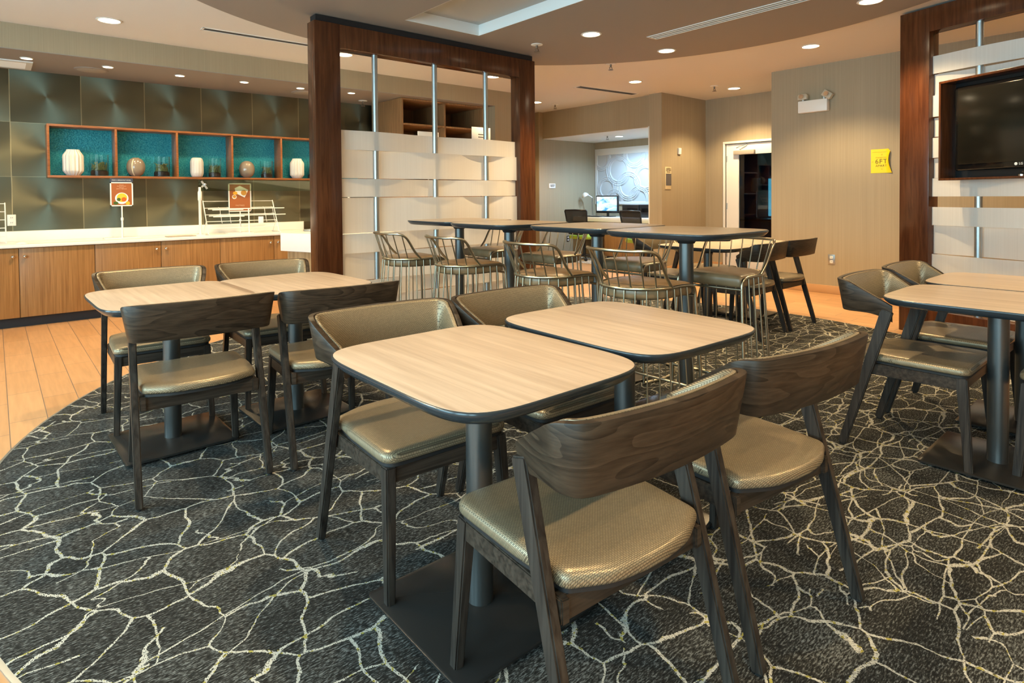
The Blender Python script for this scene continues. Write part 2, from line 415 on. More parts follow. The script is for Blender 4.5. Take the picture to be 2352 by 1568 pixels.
def struct(name, bm, m, label=None, cat=None, **k):
    o = obj(name, bm, m, **k); o['kind'] = 'structure'
    if label: o['label'] = label
    if cat: o['category'] = cat
    return o
def dup(root, loc, rz, label, group=None):
    r = root.copy(); C.objects.link(r); r.location = loc; r.rotation_euler = (0, 0, rz); r['label'] = label
    if group: r['group'] = group
    for ch in list(root.children):
        c = ch.copy(); C.objects.link(c); c.parent = r
        for g in ch.children:
            d = g.copy(); C.objects.link(d); d.parent = c
    return r
def place(first, used, loc, rz, label, group=None):
    """first call moves the prototype itself, later calls copy it"""
    if not used:
        used.append(1); first.location = loc; first.rotation_euler = (0, 0, rz); first['label'] = label
        if group: first['group'] = group
        return first
    return dup(first, loc, rz, label, group)
def text(name, s, size, m, parent, loc, rot, align='CENTER', ext=.0006, sp=1.0, ls=1.0):
    cu = bpy.data.curves.new(name, 'FONT'); cu.body = s; cu.size = size; cu.align_x = align; cu.align_y = 'CENTER'; cu.extrude = ext
    cu.space_character = sp; cu.space_line = ls; cu.resolution_u = 3
    t = bpy.data.objects.new(name, cu); C.objects.link(t)
    me = bpy.data.meshes.new_from_object(t); bpy.data.objects.remove(t); bpy.data.curves.remove(cu)
    me.materials.clear(); me.materials.append(MATS[m])
    o = bpy.data.objects.new(name, me); C.objects.link(o); o.parent = parent; o.location = loc; o.rotation_euler = rot
    return o

# ------------------------------------------------------------------ room shell
CZ = 2.81; DZ = 2.795
TR = (2.80, 1.0, 3.63, 4.68)            # coffer opening
bm = BM(); box(bm, -3.2, -3.2, -.1, 13, 11, 0); struct('floor', bm, 'floor_tile')
bm = BM()
for q in ((-3.2, -3.2, TR[0], 11), (TR[2], -3.2, 9.6, 11), (TR[0], -3.2, TR[2], TR[1]), (TR[0], TR[3], TR[2], 11)):
    box(bm, q[0], q[1], CZ, q[2], q[3], CZ+.02)
struct('ceiling', bm, 'cream_ceiling')
# round taupe ceiling field
bm = BM(); cx, cy, rr = 3.15, 2.886, 3.03; n = 128
vo_ = [bm.verts.new((cx+rr*math.cos(2*PI*k/n), cy+rr*math.sin(2*PI*k/n), DZ)) for k in range(n)]
vi_ = [bm.verts.new((x, y, DZ)) for x, y in ((TR[0], TR[1]), (TR[2], TR[1]), (TR[2], TR[3]), (TR[0], TR[3]))]
es = [bm.edges.new((vo_[k], vo_[(k+1) % n])) for k in range(n)]+[bm.edges.new((vi_[k], vi_[(k+1) % 4])) for k in range(4)]
bmesh.ops.triangle_fill(bm, use_beauty=True, edges=es)
g = bmesh.ops.extrude_face_region(bm, geom=list(bm.faces)); bmesh.ops.translate(bm, verts=[e for e in g['geom'] if isinstance(e, bmesh.types.BMVert)], vec=(0, 0, CZ-DZ))
struct('ceiling_round_field', bm, 'taupe_ceiling', smooth=False).name = 'ceiling'
bm = BM(); t_ = .03; q_ = .003
box(bm, TR[0]-t_, TR[1]-t_, CZ-.012, TR[0], TR[3]+t_, 2.90); box(bm, TR[2], TR[1]-t_, CZ-.012, TR[2]+t_, TR[3]+t_, 2.90)
box(bm, TR[0], TR[1]-t_, CZ-.012, TR[2], TR[1], 2.90); box(bm, TR[0], TR[3], CZ-.012, TR[2], TR[3]+t_, 2.90)
box(bm, TR[0], TR[1], DZ, TR[0]+q_, TR[3], 2.90); box(bm, TR[2]-q_, TR[1], DZ, TR[2], TR[3], 2.90); box(bm, TR[0], TR[1], DZ, TR[2], TR[1]+q_, 2.90); box(bm, TR[0], TR[3]-q_, DZ, TR[2], TR[3], 2.90)
struct('trim_1', bm, 'coffer_white')
bm = BM(); box(bm, TR[0]-t_, TR[1]-t_, 2.90, TR[2]+t_, TR[3]+t_, 2.92); struct('ceiling', bm, 'coffer_grey')

# walls
bm = BM(); box(bm, -3.2, 8.08, 0, 6.5, 8.2, CZ); struct('wall_north', bm, 'brushed_panels')
bm = BM()
ys = [-3.2]+[q for a in WIN for q in a]+[8.2]
for i in range(0, len(ys), 2): box(bm, WX-.15, ys[i], 0, WX, ys[i+1], CZ)
for a, b_ in WIN: box(bm, WX-.15, a, 0, WX, b_, WZ[0]); box(bm, WX-.15, a, WZ[1], WX, b_, CZ)
struct('wall_west', bm, 'wall_taupe')
for k, (a, b_) in enumerate(WIN):
    bm = BM(); d = .05
    for q in ((a, WZ[0], a+d, WZ[1]), (b_-d, WZ[0], b_, WZ[1]), (a, WZ[0], b_, WZ[0]+d), (a, WZ[1]-d, b_, WZ[1]), ((a+b_)/2-.02, WZ[0], (a+b_)/2+.02, WZ[1])):
        box(bm, WX-.12, q[0], q[1], WX-.06, q[2], q[3])
    struct('window_%d' % (k+1), bm, 'white_paint')
bm = BM(); box(bm, -3.2, -3.2, 0, 9.3, -3.05, CZ); struct('wall_south', bm, 'wall_taupe')
bm = BM(); box(bm, 7.72, -3.2, 0, 8.9, 3.74, CZ); struct('wall_east', bm, 'wall_taupe')
# door wall with opening
DY0, DY1, DH = 4.12, 5.185, 2.05
bm = BM(); box(bm, 9.12, 3.6, 0, 9.26, DY0, CZ); box(bm, 9.12, DY1, 0, 9.26, 5.7, CZ); box(bm, 9.12, DY0, DH, 9.26, DY1, CZ); box(bm, 8.8, 3.6, 0, 9.2, 3.74, CZ)
struct('wall_door_side', bm, 'wall_taupe')
bm = BM(); box(bm, 7.87, 5.55, 0, 9.62, 5.78, CZ); struct('wall_nook_south', bm, 'wall_taupe')
bm = BM(); box(bm, 9.45, 5.78, 0, 9.62, 8.4, CZ); struct('wall_nook_east', bm, 'wall_taupe')
bm = BM(); box(bm, 7.85, 8.3, 0, 9.62, 10.2, CZ); struct('wall_nook_north', bm, 'wall_taupe')
bm = BM(); box(bm, 7.95, 5.78, 2.31, 9.45, 8.3, CZ); struct('wall_nook_header', bm, ['wall_taupe', 'cream_ceiling'])
bm = BM(); box(bm, 7.96, 5.79, 2.303, 9.44, 8.29, 2.31); struct('ceiling', bm, 'white_paint')
bm = BM(); box(bm, 7.865, 5.78, 0, 8.0, 5.80, 2.31, .003); struct('trim_2', bm, 'white_paint')
bm = BM(); box(bm, 5.72, 7.0, 0, 6.5, 8.2, CZ); box(bm, 6.38, 8.2, 0, 6.5, 10.2, CZ); struct('wall_beside_bookcase', bm, 'wall_taupe')
bm = BM(); box(bm, 6.3, 10.0, 0, 8.0, 10.2, CZ); struct('wall_hall', bm, 'wall_taupe')
# soffit over the buffet
bm = BM(); box(bm, WX, 7.0, 2.585, 5.72, 8.08, CZ); struct('wall_soffit', bm, 'wall_taupe')
bm = BM(); box(bm, WX, 7.0, 2.578, 5.72, 8.08, 2.585); struct('ceiling', bm, 'taupe_ceiling')
# baseboards
bm = BM(); box(bm, 7.70, -3.05, 0, 7.72, 3.74, .10, .004); struct('baseboard_east', bm, 'base_tile')
bm = BM(); box(bm, 9.10, 3.74, 0, 9.12, DY0-.06, .10); box(bm, 9.10, DY1+.06, 0, 9.12, 5.55, .10); box(bm, 7.87, 5.53, 0, 9.1, 5.55, .10)
struct('baseboard_door_side', bm, 'base_tile')

# round rug / inset carpet
bm = BM(); lathe(bm, [(3.105, .0005), (3.105, .006), (3.09, .009)], 160, 3.0, 2.85)
o = obj('carpet', bm, 'carpet'); o['kind'] = 'structure'; o.name = 'floor'
bm = BM(); lathe(bm, [(3.118, .0004), (3.118, .004), (3.10, .006)], 160, 3.0, 2.85); struct('trim_3', bm, 'brushed_steel')
bm = BM(); box(bm, 8.02, 5.80, 0, 9.44, 8.29, .008); o = obj('nook_floor', bm, 'nook_carpet'); o['kind'] = 'structure'; o.name = 'floor'

# ------------------------------------------------------------------ downlights
def downlight(r, lens_m, z):
    t = thing('recessed_downlight', 'x', 'ceiling light')
    bm = BM(); n = 32
    prof = [(r*1.0, 0), (r*1.16, -.001), (r*1.18, -.004), (r*1.0, -.009), (r*.94, -.006)]
    rr = [[bm.verts.new((a*math.cos(2*PI*k/n), a*math.sin(2*PI*k/n), z_)) for k in range(n)] for a, z_ in prof]
    for a, b_ in zip(rr, rr[1:]):
        for k in range(n): bm.faces.new((a[k], a[(k+1) % n], b_[(k+1) % n], b_[k]))
    obj('trim_ring', bm, 'white_plastic', t)
    bm = BM(); lathe(bm, [(r*.95, -.001), (r*.93, -.005)], n); obj('lens', bm, lens_m, t)
    return t
def lamp_light(t, e, col, r=.045, size=122):
    l = bpy.data.lights.new('downlight_lamp', 'SPOT'); l.energy = e; l.color = col; l.shadow_soft_size = r; l.spot_size = math.radians(size); l.spot_blend = .55
    o = bpy.data.objects.new('downlight_lamp', l); C.objects.link(o); o.parent = t; o.location = (0, 0, -.06); return o
G = 'recessed ceiling downlights'
big = downlight(.086, 'lamp_lens', 0); ub = []
spots = [((.807, 6.366), 'recessed downlight alone in the pale ceiling at upper left', 1),
 ((2.977, 6.271), 'recessed downlight seen at the left edge of the wooden portal opening', 1),
 ((5.039, 6.196), 'recessed downlight seen through the portal beside its right steel pole', 1),
 ((6.994, 7.45), 'small distant downlight just right of the wooden portal', 1),
 ((4.44, 3.941), 'downlight in the taupe round ceiling left of the long slot diffuser', 1),
 ((5.586, 3.872), 'downlight in the taupe ceiling just below the long slot diffuser', 1),
 ((6.692, 2.811), 'downlight in the cream ceiling above the emergency light', 1),
 ((6.829, 5.252), 'downlight in the cream ceiling in front of the desk nook', 1),
 ((8.427, 4.653), 'downlight in the cream ceiling in front of the white door', 1),
 ((5.458, 1.817), 'downlight cut by the top edge of the picture near the television', 1),
 ((1.3, 1.2), 'downlight above the front dining tables', 1), ((1.2, 3.4), 'downlight above the left dining tables', 1),
 ((3.3, -.6), 'downlight near the camera on the right', 1), ((5.0, -.8), 'downlight behind the television portal', 1),
 ((-.8, 4.3), 'downlight over the tiled floor at the left', 1), ((1.0, -1.4), 'downlight behind the camera', 1), ((6.9, .4), 'downlight behind the television wall', 1)]
for (x, y), lab, k in spots:
    ins = (x-cx)**2+(y-cy)**2 < rr_**2 if (rr_ := 3.03) else 0
    t = place(big, ub, (x, y, DZ if ins else CZ), 0, lab, G)
    if not lab.startswith('seen') and t is not big: lamp_light(t, LAMP, WARM)
lamp_light(big, LAMP, WARM)
sm = downlight(.045, 'lamp_lens', 0); us = []
names = ['beside the ceiling vent', 'touching the round ceiling speaker at left', 'third from the left', 'fourth from the left', 'beside the portal post with the second speaker', 'seen through the portal']
sx_ = [(.265, 7.358), (.91, 7.336), (1.573, 7.375), (2.234, 7.334), (2.89, 7.32), (3.532, 7.255)]
for (x, y), nm in zip(sx_, names):
    t = place(sm, us, (x, y, 2.578), 0, 'small spotlight in the soffit above the buffet, '+nm, 'small soffit spotlights')
    t.name = 'soffit_spotlight' if t is sm else t.name
    if t is not sm: lamp_light(t, 18, WARM, .03, 125)
lamp_light(sm, 18, WARM, .03, 125)
nk = downlight(.075, 'lamp_lens_cool', 0); nk.location = (8.70, 7.063, 2.303); nk['label'] = 'cool white downlight in the ceiling of the desk nook'; nk['group'] = G
lamp_light(nk, 55, COOL, .05, 165)
nk2 = dup(nk, (8.70, 6.30, 2.303), 0, 'dim downlight at the right of the desk nook ceiling', G)
lamp_light(nk2, 18, COOL, .05, 150)

# ceiling fittings
def sprinkler(x, y, z, label):
    t = thing('fire_sprinkler', label, 'sprinkler', (x, y, z), 0, 'ceiling sprinklers')
    bm = BM(); lathe(bm, [(.045, 0), (.045, -.004), (.02, -.008)], 16); obj('escutcheon', bm, 'white_plastic', t)
    bm = BM(); tube(bm, [(0, 0, -.004), (0, 0, -.03)], .009); tube(bm, spline([(-.004, 0, -.03), (-.018, 0, -.04), (-.004, 0, -.055)], 4), .003, 5); tube(bm, spline([(.004, 0, -.03), (.018, 0, -.04), (.004, 0, -.055)], 4), .003, 5)
    lathe(bm, [(.022, -.055), (.022, -.058)], 12); obj('sprinkler_head', bm, 'sprinkler_metal', t); t.scale = (1.35, 1.35, 1.35)
sprinkler(4.302, 4.568, DZ, 'sprinkler head in the taupe ceiling beside the portal top right corner')
sprinkler(5.667, 4.721, CZ, 'sprinkler head just beyond the edge of the taupe ceiling')
sprinkler(8.026, 4.74, CZ, 'sprinkler head in the cream ceiling left of the door downlight')
sprinkler(7.42, 7.429, CZ, 'far sprinkler head near the corner left of the desk nook')
sprinkler(3.945, 7.75, 2.578, 'sprinkler head in the soffit seen through the portal')
sprinkler(8.414, 7.098, 2.303, 'sprinkler head in the desk nook ceiling')
def slot_diffuser(x0, x1, y, z, w_, label, mslot, rz=0, n=1):
    L = math.hypot(x1[0]-x0[0], x1[1]-x0[1]); a = math.atan2(x1[1]-x0[1], x1[0]-x0[0])
    t = thing('slot_diffuser', label, 'air vent', (x0[0], x0[1], z), a)
    bm = BM(); hw = w_/2
    box(bm, 0, -hw, -.006, L, -hw+.012, 0); box(bm, 0, hw-.012, -.006, L, hw, 0); box(bm, 0, -hw, -.006, .02, hw, 0); box(bm, L-.02, -hw, -.006, L, hw, 0)
    for k in range(1, n): yy = -hw+(2*hw)*k/n; box(bm, 0, yy-.005, -.006, L, yy+.005, 0)
    obj('diffuser_frame', bm, 'white_plastic', t, smooth=False)
    bm = BM(); box(bm, .01, -hw+.01, -.002, L-.01, hw-.01, -.0005); obj('slot', bm, mslot, t, smooth=False)
slot_diffuser((1.496, 6.13), (3.6, 6.11), 0, CZ, .10, 'narrow dark slot diffuser in the pale ceiling above the buffet', 'vent_slot')
slot_diffuser((6.455, 6.014), (7.693, 5.91), 0, CZ, .15, 'thin slot diffuser in the cream ceiling before the desk nook', 'vent_slot')
slot_diffuser((5.02, 3.66), (4.93, 1.2), 0, DZ, .15, 'long grey slot diffuser with three slots in the taupe ceiling', 'vent_blue', n=3)
t = thing('ceiling_vent', 'white louvred air vent in the soffit at the left edge', 'air vent', (.02, 7.75, 2.578))
bm = BM(); box(bm, -.3, -.22, -.012, .3, -.17, 0); box(bm, -.3, .17, -.012, .3, .22, 0); box(bm, -.3, -.17, -.012, -.25, .17, 0); box(bm, .25, -.17, -.012, .3, .17, 0); obj('vent_frame', bm, 'white_plastic', t)
bm = BM()
for k in range(16): beam(bm, (-.25, -.16+k*.0213, -.006), (.25, -.16+k*.0213, -.006), .003, .014, side=Vector((0, .6, 1)), bev=0)
obj('louvres', bm, 'white_plastic', t); bm = BM(); box(bm, -.25, -.17, -.002, .25, .17, -.0005); obj('backing', bm, 'speaker_grey', t)
for x, y, lab in ((.80, 7.62, 'round ceiling speaker grille in the soffit above the first vases'), (3.05, 7.62, 'round ceiling speaker in the soffit beside the portal post')):
    t = thing('ceiling_speaker', lab, 'speaker', (x, y, 2.578), 0, 'soffit speakers')
    bm = BM(); lathe(bm, [(.15, 0), (.148, -.006), (.13, -.009)], 40); obj('speaker_rim', bm, 'taupe_ceiling', t)
    bm = BM(); lathe(bm, [(.128, -.008), (.12, -.0105), (.05, -.012)], 40); obj('grille', bm, 'speaker_grey', t)
tag(obj('ceiling_speaker', (lambda b_: (lathe(b_, [(.05, 0), (.05, -.012), (.03, -.016)], 20), b_)[1])(BM()), 'white_plastic', loc=(8.781, 7.634, 2.303)), 'small white round fitting in the desk nook ceiling', 'speaker')

# ------------------------------------------------------------------ dining chair
def make_chair():
    t = thing('dining_chair', 'x', 'chair')
    # seat
    P = [(-.228, .245, .05), (.228, .245, .05), (.228, -.02, .3), (.216, -.165, .03), (.12, -.213, .2), (0, -.228, .4), (-.12, -.213, .2), (-.216, -.165, .03), (-.228, -.02, .3)]
    out = fillet(P, 7); bm = BM()
    slab(bm, out, [(.010, .424), (.002, .427), (0, .433), (0, .444), (.003, .452), (.009, .457), (.02, .460), (.07, .460), (.14, .457)], cen=(0, .005))
    obj('seat_cushion', bm, 'seat_vinyl', t, uv=lambda c: (c.x, c.y+c.z*.6), ang=60)
    bm = BM(); slab(bm, out, [(.012, .412), (.008, .413), (.008, .4235), (.02, .424)], cen=(0, .005)); obj('seat_board', bm, 'underside', t, ang=30)
    # rails
    bm = BM()
    for s in (-1, 1): beam(bm, (s*.208, .20, .385), (s*.216, -.17, .385), .022, .052)
    beam(bm, (-.2, .215, .385), (.2, .215, .385), .05, .022, side=Vector((0, 0, 1)))
    beam(bm, (-.225, -.148, .384), (.225, -.148, .384), .058, .022, side=Vector((0, 0, 1)))
    obj('seat_frame', bm, 'rail_wood', t)
    # legs
    for s in (-1, 1):
        bm = BM(); beam(bm, (s*.222, .246, .004), (s*.205, .214, .412), .026, .030, .034, .042, bev=.004)
        beam(bm, (s*.205, .19, .41), (s*.205, .155, .375), .02, .01, bev=0)
        obj('leg', bm, 'leg_wood', t)
        bm = BM(); beam(bm, (s*.246, -.252, .004), (s*.241, -.062, .672), .026, .034, .027, .050, bev=.004)
        obj('leg', bm, 'leg_wood', t)
    # backrest band
    half = [(-.238, -.043, .695, .618), (-.248, -.085, .720, .640), (-.257, -.128, .746, .652), (-.264, -.172, .772, .655), (-.266, -.214, .797, .655), (-.246, -.250, .804, .655), (-.190, -.265, .805, .655), (-.09, -.277, .805, .655), (0, -.281, .805, .655)]
    full = half+[(-a, b_, c, d) for a, b_, c, d in half[-2::-1]]
    A = spline([(a, b_, 0) for a, b_, c, d in full], 4); Z = spline([(c, d, 0) for a, b_, c, d in full], 4)
    def band(lo_i, hi_i, t0, t1, zi, rd):
        bm = BM(); rings = []
        for i in range(lo_i, hi_i+1):
            p = A[i]; tt = (A[min(i+1, len(A)-1)]-A[max(i-1, 0)]).normalized(); nn = Vector((-tt.y, tt.x, 0))  # points inward (to the sitter)
            zt, zb = Z[i].x-zi, Z[i].y+zi; edge = min(1, min(i-lo_i, hi_i-i)/2)
            ta, tb = t0, t0+(t1-t0)*(.35+.65*edge if rd > .004 else 1)
            sec = []
            for tt_, z in ((ta, zb+rd), (ta, zt-rd), (ta+rd*.6, zt), (tb-rd*.6, zt), (tb, zt-rd), (tb, (zt+zb)/2), (tb, zb+rd), (tb-rd*.6, zb), (ta+rd*.6, zb)):
                lean = (z-.72)*-.17
                sec.append(bm.verts.new(p+nn*(tt_+lean)+Vector((0, 0, z))))
            rings.append(sec)
        k_ = len(rings[0])
        for a, b_ in zip(rings, rings[1:]):
            for k in range(k_): bm.faces.new((a[k], a[(k+1) % k_], b_[(k+1) % k_], b_[k]))
        bm.faces.new(rings[0]); bm.faces.new(rings[-1][::-1]); return bm
    L = len(A)-1
    obj('backrest', band(0, L, -.011, .009, 0, .003), 'band_wood', t, ang=50)
    obj('back_pad', band(2, L-2, .0095, .026, .0005, .007), 'seat_vinyl', t, ang=60, uv=lambda c: (math.atan2(c.x, .25+c.y+.35)*.45, c.z))
    for s in (-1, 1):
        for y, x in ((.246, .222), (-.252, .246)):
            bm = BM(); lathe(bm, [(.010, 0), (.010, .006)], 10, s*x, y); obj('glide', bm, 'rubber', t)
    return t
chair = make_chair(); uc = []
CG = 'dark wooden dining chairs'
RZ = .009    # chairs stand on the carpet
for x, y, deg, lab in [
 (1.075, .982, -4, 'dining chair nearest the camera, back turned, at the front table'),
 (1.72, .95, -7, 'dining chair right of the nearest one, back turned, at the second front table'),
 (1.094, 1.797, 177, 'dining chair across the front table, seat and padded back facing the camera'),
 (1.67, 1.75, 178, 'dining chair on the far side of the second front table, only its padded back showing'),
 (.665, 2.955, -3, 'dining chair at the left table with swirled grain on its back'),
 (1.255, 2.885, -4, 'dining chair with striped grain at the second left table, back turned'),
 (.683, 3.84, 177, 'dining chair between the leftmost table and the buffet, padded back facing the camera'),
 (1.306, 3.79, 177, 'dining chair facing the camera behind the second left table, before the wooden portal'),
 (3.355, .90, 180, 'dining chair seen from the side at the right table by the television'),
 (3.98, .905, 180, 'dining chair at the far right table, beyond the one seen from the side'),
 (3.47, .27, 0, 'dining chair cut by the right edge with only seat and front leg showing'),
 (4.99, 2.655, 2, 'far dining chair, back turned, behind the rightmost bar stool'),
 (5.56, 2.65, 0, 'farthest dining chair on the right, back turned, before the taupe wall'),
 (5.08, 3.48, 180, 'far dining chair across the back table, half hidden by bar stools'),
 (5.72, 3.48, 180, 'far dining chair facing the camera at the back table near the door')]:
    place(chair, uc, (x, y, RZ), math.radians(deg), lab, CG)

# ------------------------------------------------------------------ tables
def make_table(name, hx, hy, h, topm, plate, pr=.039):
    t = thing(name, 'x', 'table')
    out = []; n = 96; ex = 5.6
    for k in range(n):
        a = 2*PI*k/n; c, s = math.cos(a), math.sin(a)
        out.append(Vector((hx*math.copysign(abs(c)**(2/ex), c), hy*math.copysign(abs(s)**(2/ex), s))))
    # resample evenly
    per = [0]; 
    for k in range(n): per.append(per[-1]+(out[(k+1) % n]-out[k]).length)
    res = []; N_ = 120
    for j in range(N_):
        d = per[-1]*j/N_; k = max(i for i in range(n) if per[i] <= d); f_ = (d-per[k])/(per[k+1]-per[k]); res.append(out[k].lerp(out[(k+1) % n], f_))
    bm = BM(); slab(bm, res, [(.005, h-.004), (.005, h-.0002), (.006, h)]); obj('tabletop', bm, topm, t, ang=30)
    bm = BM(); slab(bm, res, [(.09, h-.036), (.030, h-.035), (.020, h-.033), (.008, h-.021), (.001, h-.010), (0, h-.006), (.0015, h-.002), (.005, h-.0006)]); obj('edge_band', bm, 'edge_band', t, ang=45)
    bm = BM(); box(bm, -.15, -.15, h-.042, .15, .15, h-.033, .004)
    for sgn in (-1, 1): beam(bm, (0, sgn*.03, h-.052), (0, sgn*.26, h-.040), .035, .022)
    lathe(bm, [(pr+.006, h-.075), (pr+.02, h-.05), (pr+.05, h-.042)], 24); obj('mounting_plate', bm, 'underside', t)
    bm = BM(); lathe(bm, [(pr, .018), (pr, h-.05)], 32); obj('column', bm, 'column_metal', t)
    bm = BM(); p2 = plate/2; slab(bm, fillet([(-p2, -p2, .02), (p2, -p2, .02), (p2, p2, .02), (-p2, p2, .02)], 5), [(.003, .009), (0, .011), (0, .018), (.003, .020)]); obj('base_plate', bm, 'base_metal', t)
    for sx2 in (-1, 1):
        for sy2 in (-1, 1):
            bm = BM(); lathe(bm, [(.014, 0), (.016, .010)], 12, sx2*(p2-.04), sy2*(p2-.04)); obj('foot', bm, 'rubber', t)
    return t
dt = make_table('dining_table', .335, .395, .74, 'table_oak', .49); ud = []
for x, y, deg, lab in [(1.075, 1.405, 0, 'pale oak square dining table nearest the camera, front of the pair'),
 (1.775, 1.42, -2, 'pale oak square dining table right of the front one, chair backs before it'),
 (.665, 3.41, 1, 'oak square dining table at far left before the buffet'),
 (1.285, 3.385, 1, 'oak square dining table next to the far left one, below the portal post'),
 (3.36, .60, 0, 'oak square dining table at the right edge with a blue-lit rim'),
 (4.045, .615, 0, 'oak square dining table beyond the one at the right edge, below the television'),
 (5.08, 3.07, 0, 'far dining table seen behind the bar stools before the door'),
 (5.74, 3.07, 0, 'farthest dining table, behind the two back-turned chairs before the taupe wall')]:
    place(dt, ud, (x, y, RZ), math.radians(deg), lab, 'square dining tables')
bt = make_table('bar_table', .355, .355, 1.028-RZ, 'bar_oak', .5); ub2 = []
for x, y, lab in [(2.93, 1.905, 'tall bar table nearest the camera at the right end of the row'), (3.02, 2.64, 'tall bar table second from the right, touching the nearest one'),
 (2.93, 3.43, 'tall bar table before the right portal post'), (2.99, 4.15, 'tall bar table farthest left, against the woven portal screen')]:
    place(bt, ub2, (x, y, RZ), 0, lab, 'tall bar tables')

# ------------------------------------------------------------------ bar stools
def make_stool():
    t = thing('bar_stool', 'x', 'bar stool')
    SZ = .762
    def ring(w_, fr, bk, n=28):     # D outline, open at the front; back at -y
        pts = [(-w_, fr)]+[(-w_, fr*.5)]
        for k in range(n+1):
            a = PI+PI*k/n; pts.append((w_*math.cos(a), -.0+bk*math.sin(a)))
        pts += [(w_, fr*.5), (w_, fr)]; return pts
    top = ring(.198, .165, .20); bot = ring(.245, .20, .265)
    out = fillet([(-.192, .19, .03), (.192, .19, .03)]+[(.192*math.cos(a), .194*math.sin(a)-.0, .0) for a in [-PI*k/16 for k in range(17)]], 5)
    bm = BM(); slab(bm, out, [(.02, .706), (.005, .711), (0, .722), (0, .752), (.006, .766), (.02, .773), (.06, .778), (.12, .780)]); obj('seat_cushion', bm, 'stool_vinyl', t, ang=60)
    # ring that bends down into the two front legs
    pts = [(-.228, .225, .006), (-.215, .212, .35), (-.2, .198, .66), (-.198, .192, .73), (-.198, .165, .756)]
    pts += [(x, y, SZ) for x, y in top[1:-1]]+[(.198, .165, .756), (.198, .192, .73), (.2, .198, .66), (.215, .212, .35), (.228, .225, .006)]
    bm = BM(); tube(bm, spline(pts, 3), .0085, 10); obj('seat_ring', bm, 'stool_metal', t, ang=80)
    bm = BM(); tube(bm, [(-.2, .2, .70), (.2, .2, .70)], .007, 8); obj('front_rail', bm, 'stool_metal', t, ang=80)
    bm = BM(); tube(bm, [(-.221, .217, .22), (.221, .217, .22)], .009, 8); obj('footrest', bm, 'stool_metal', t, ang=80)
    bm = BM(); tube(bm, spline([(-.228, .225, .009)]+[(x, y, .009) for x, y in bot[1:-1]]+[(.228, .225, .009)], 2), .009, 8); obj('base_ring', bm, 'stool_metal', t, ang=80)
    # back loop
    LP = [(-.199, -.01, SZ+.004), (-.205, -.06, .82), (-.21, -.115, .905), (-.208, -.15, .938), (-.185, -.19, .95), (-.12, -.232, .95), (0, -.252, .95)]
    LP = LP+[(-x, y, z) for x, y, z in LP[-2::-1]]
    loop = spline(LP, 5); bm = BM(); tube(bm, loop, .0085, 10); obj('back_loop', bm, 'stool_metal', t, ang=80)
    def at(P, f):
        L = [0]
        for a, b_ in zip(P, P[1:]): L.append(L[-1]+(Vector(b_)-Vector(a)).length)
        d = f*L[-1]
        for k in range(len(P)-1):
            if L[k+1] >= d: return Vector(P[k]).lerp(Vector(P[k+1]), (d-L[k])/(L[k+1]-L[k]))
        return Vector(P[-1])
    for k in range(17):
        f = .045+.91*k/16; a = at([(x, y, SZ-.004) for x, y in top], f); b_ = at([(x, y, .012) for x, y in bot], f)
        bm = BM(); tube(bm, [a, b_], .004, 6); obj('wire', bm, 'stool_metal', t, ang=80)
    for k in range(8):
        f = k/7; a = at(loop, .25+.50*f); s = at([(x, y, SZ) for x, y in top], .28+.44*f)
        bm = BM(); tube(bm, [s, a], .004, 6); obj('spindle', bm, 'stool_metal', t, ang=80)
    return t
st = make_stool(); uu = []
for x, y, deg, lab in [
 (2.50, 1.90, -90, 'wire bar stool nearest the camera, its back to us, under the right bar table'),
 (2.46, 2.52, -92, 'wire bar stool second from the right on the near side, behind a padded chair back'),
 (2.42, 3.30, -93, 'wire bar stool second from the left on the near side, before the portal'),
 (2.38, 3.95, -95, 'wire bar stool leftmost on the near side, against the woven screen'),
 (3.23, 1.83, 90, 'wire bar stool at the right end of the row, its seat facing left'),
 (3.36, 2.58, 90, 'wire bar stool on the far side between the two right bar table columns'),
 (3.30, 3.32, 90, 'wire bar stool on the far side before the office chairs'),
 (3.26, 4.02, 90, 'wire bar stool on the far side against the right portal post')]:
    place(st, uu, (x, y, RZ), math.radians(deg), lab, 'bronze wire bar stools')

